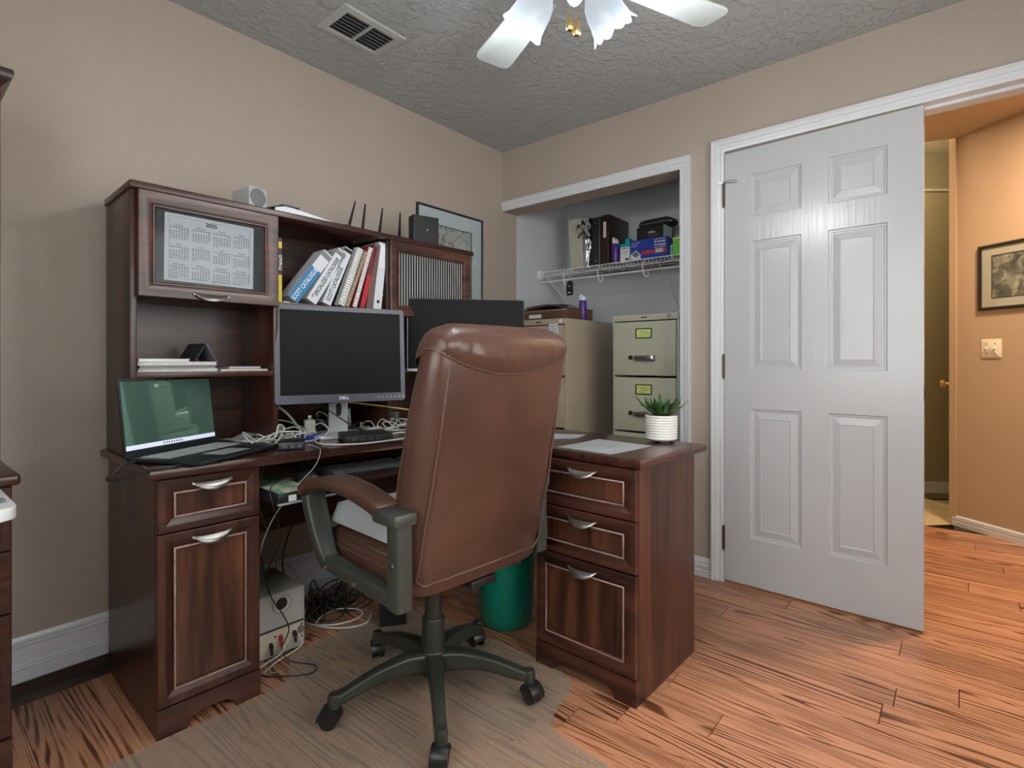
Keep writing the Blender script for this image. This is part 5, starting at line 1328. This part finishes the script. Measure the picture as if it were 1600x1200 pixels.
# ================================================================== CEILING: VENT AND FAN
vt = thing('ceiling_vent', 'white louvred air vent on the ceiling over the desk', 'vent', (-1.353, -.398, HC))
g = G(); A_, B_ = .147, .106
g.rings([[(sx_ * (A_ - i), sy_ * (B_ - i), z) for sx_, sy_ in ((-1, -1), (1, -1), (1, 1), (-1, 1))] for i, z in ((0, -.0005), (.003, -.007), (.030, -.010), (.033, -.001))], closed=True)
g.box(-.005, .005, -B_ + .032, B_ - .032, -.010, -.001); g.build('frame', plain('vent enamel', (.42, .43, .42), .45, var=.03), vt, smooth=0)
g = G(); g.box(-A_ + .032, A_ - .032, -B_ + .032, B_ - .032, -.0015, -.0005); g.build('duct_opening', M['ink'], vt, smooth=0)
sm = None
for bx0 in (-.062, .062):
    for k in range(7):
        if sm is None:
            g = G(); g.sweep([(-.050, 0, 0), (.050, 0, 0)], [(-.0065, .0030), (.0, -.0012), (.0060, -.0042), (.0060, -.0034), (.0, .0), (-.0065, .0040)]); o = g.build('slat', bpy.data.materials['vent enamel'], vt, smooth=0); sm = o.data
        else: o = bpy.data.objects.new('slat', sm); C.objects.link(o); o.parent = vt
        o.location = (bx0, -.066 + .022 * k, -.0062)
fan = thing('ceiling_fan', 'white ceiling fan with frosted lamp shades and brass pull chains', 'ceiling fan', (FAN[0], FAN[1], HC))
g = G(); g.lathe([(0, 0), (.065, 0), (.062, -.03), (.02, -.045), (.014, -.05), (.014, -.16), (0, -.16)], 28); g.build('canopy', M['blade'], fan)
g = G(); g.lathe([(0, -.155), (.05, -.16), (.095, -.185), (.105, -.22), (.10, -.27), (.07, -.295), (.05, -.30), (0, -.30)], 32); g.build('motor_housing', M['blade'], fan)
bm_ = None
for k in range(4):
    a = R(66 + 90 * k)
    if bm_ is None:
        g = G(); pl_ = [(.155, -.048), (.50, -.064), (.520, -.058), (.530, -.040), (.535, .040), (.525, .058), (.50, .064), (.155, .048)]
        g.prism(pl_, -.004, .004, 'xy', .0015)
        o = g.build('blade', M['blade'], fan); bm_ = o.data
        g = G(); g.box(.085, .21, -.016, .016, .004, .010, .002); ir = g.build('blade_iron', M['brass'], o); irm = ir.data
    else:
        o = bpy.data.objects.new('blade', bm_); C.objects.link(o); o.parent = fan
        q = bpy.data.objects.new('blade_iron', irm); C.objects.link(q); q.parent = o
    o.location = (0, 0, -.305 + .0); o.rotation_euler = (R(9), 0, a)
g = G(); g.lathe([(0, -.30), (.055, -.305), (.06, -.33), (.05, -.36), (.03, -.375), (0, -.378)], 28); g.build('light_kit', M['blade'], fan)
for k in range(3):
    a = R(-20 + 120 * k); d = Vector((math.cos(a), math.sin(a), 0))
    g = G(); g.tube([d * .045 + Vector((0, 0, -.34)), d * .070 + Vector((0, 0, -.350)), d * .082 + Vector((0, 0, -.362))], .012, 10); am = g.build('lamp_arm', M['brass'], fan)
    ax = (d * .66 + Vector((0, 0, -.75))).normalized(); u_ = ax.orthogonal().normalized(); v_ = ax.cross(u_)
    g = G(); rs = []
    for t, r_ in ((0, .020), (.012, .028), (.035, .044), (.06, .051), (.085, .053), (.105, .056), (.122, .064)):
        ring = []
        for q in range(48):
            th_ = 2 * math.pi * q / 48; am_ = .15 if k == 1 else 1; ruf = 1 + (.10 * am_ * (t / .122) ** 4) * math.cos(6 * th_); dz = am_ * .010 * (t / .122) ** 5 * math.cos(6 * th_)
            ring.append(d * .070 + Vector((0, 0, -.345)) + ax * (t + dz) + (u_ * math.cos(th_) + v_ * math.sin(th_)) * r_ * ruf)
        rs.append(ring)
    g.rings(rs, True, False); bmesh.ops.solidify(g.bm, geom=list(g.bm.faces), thickness=.0025)
    g.build('lamp_shade', M['shade'], fan, smooth=60)
for i, (dx, dy, z) in enumerate(((-.012, -.004, -.480), (.010, -.012, -.487))):
    g = G(); g.tube([(dx, dy, -.375), (dx, dy, z + .034)], .0012, 6); pc = g.build('pull_chain', M['brass'], fan)
    g = G(); g.lathe([(0, .034), (.003, .033), (.0055, .026), (.0080, .008), (.0105, .002), (.0105, -.007), (.0072, -.012), (0, -.013)], 16, (dx, dy, z)); g.build('chain_weight', M['brass'], pc)

# ================================================================== LEFT EDGE: CHERRY BUREAU AND WHITE TABLE
bu = thing('bureau', 'cherry bureau with a tall hutch at the far left, cut by the photo edge', 'bureau', (-3.02, -.395, 0))
BW = .597
g = G(); g.box(0, .018, .0185, .36, 0, .745); g.box(BW - .018, BW, .0185, .36, 0, .745, .001); g.box(.018, BW - .018, .0185, .36, .72, .745); g.box(.018, BW - .018, .35, .36, 0, .72); g.box(.018, BW - .018, .03, .35, .085, .10); g.build('body', M['woodz'], bu, smooth=0)
g = G(); g.box(0, BW, .0005, .018, 0, .081); g.build('plinth', M['woodx'], bu, smooth=0)
for z_0, z_1 in ((.085, .405), (.409, .570), (.574, .742)):
    o = panel_front(bu, 'drawer', .0015, BW - .0015, z_0, z_1, M['woodx']); put_handle(o, BW / 2, .001, z_1 - .03)
g = G(); g.box(-.0, BW + .014, -.022, .372, .7455, .775, .009, seg=3); g.build('top', M['woodtop'], bu)
g = G(); g.box(BW - .038, BW - .020, .03, .37, .7755, 1.80); g.box(0, .018, .03, .37, .7755, 1.80); g.box(.018, BW - .038, .36, .37, .7755, 1.80); g.box(.018, BW - .038, .03, .36, 1.30, 1.318); g.build('hutch_body', M['woodz'], bu, smooth=0)
g = G(); rs = []
for x0_, z in ((.0, 1.7905), (.004, 1.798), (.012, 1.806), (.020, 1.814), (.024, 1.826), (.022, 1.838)): rs.append([(0, .028 - x0_, z), (BW - .020 + x0_, .028 - x0_, z), (BW - .020 + x0_, .37, z), (0, .37, z)])
g.rings(rs); g.build('cornice', M['woodx'], bu)
o = panel_front(bu, 'hutch_door', .002, BW - .022, 1.322, 1.788, M['woodz']); o.location = (0, .010, 0)
wtb = thing('side_table', 'white side table with a rounded corner in front of the bureau at the left edge', 'table', (-2.735, -.585, 0))
g = G(); g.prism([(x, y) for x, y in rrect(.555, .325, .030, 5)], .728, .755, 'xy', .004); g.build('table_top', M['white'], wtb)
for x in (-.23, .16):
    for y in (-.12, .12):
        g = G(); g.tube([(x, y, .0045), (x, y, .7278)], .014, 12); g.build('leg', M['white'], wtb)
gr = thing('desk_clip', 'small grey gadget lying on the white side table at the left edge', 'gadget', (-2.482, -.665, .7555), R(10))
g = G(); g.box(-.03, .012, -.012, .012, 0, .008, .002); g.build('case', M['grey'], gr)

# ================================================================== HALL WALL FITTINGS
ang = math.atan2(td.y, td.x)
hp = thing('framed_print', 'black-framed dark print with cream mat on the tan hall wall', 'picture', TW(.375, 1.585, .0015), ang)
picture(hp, .430, .400, .018, .016, 'matboard', (.055, .050), True, 'bwprint')
sw = thing('switch_plate', 'ivory double light switch plate on the tan hall wall', 'light switch', TW(.228, 1.148, .001), ang)
g = G(); g.rings([[(x * k, y, z * k) for x, z in rrect(.115, .116, .006)] for k, y in ((1, 0), (1, -.003), (.93, -.006))]); g.build('plate', M['switch'], sw)
for x in (-.023, .023):
    g = G(); g.box(x - .005, x + .005, -.0068, -.0055, -.012, .012); Mx = Matrix.Translation((x, -.010, .003)) @ Matrix.Rotation(R(30), 4, 'X'); g.box(-.004, .004, -.008, .006, -.004, .004, .001, Mx); g.build('toggle', M['white'], sw)
    g = G(); g.tube([(x, -.0055, .030), (x, -.0072, .030)], .0035, 8); g.tube([(x, -.0055, -.030), (x, -.0072, -.030)], .0035, 8); g.build('screw', M['ink'], sw)
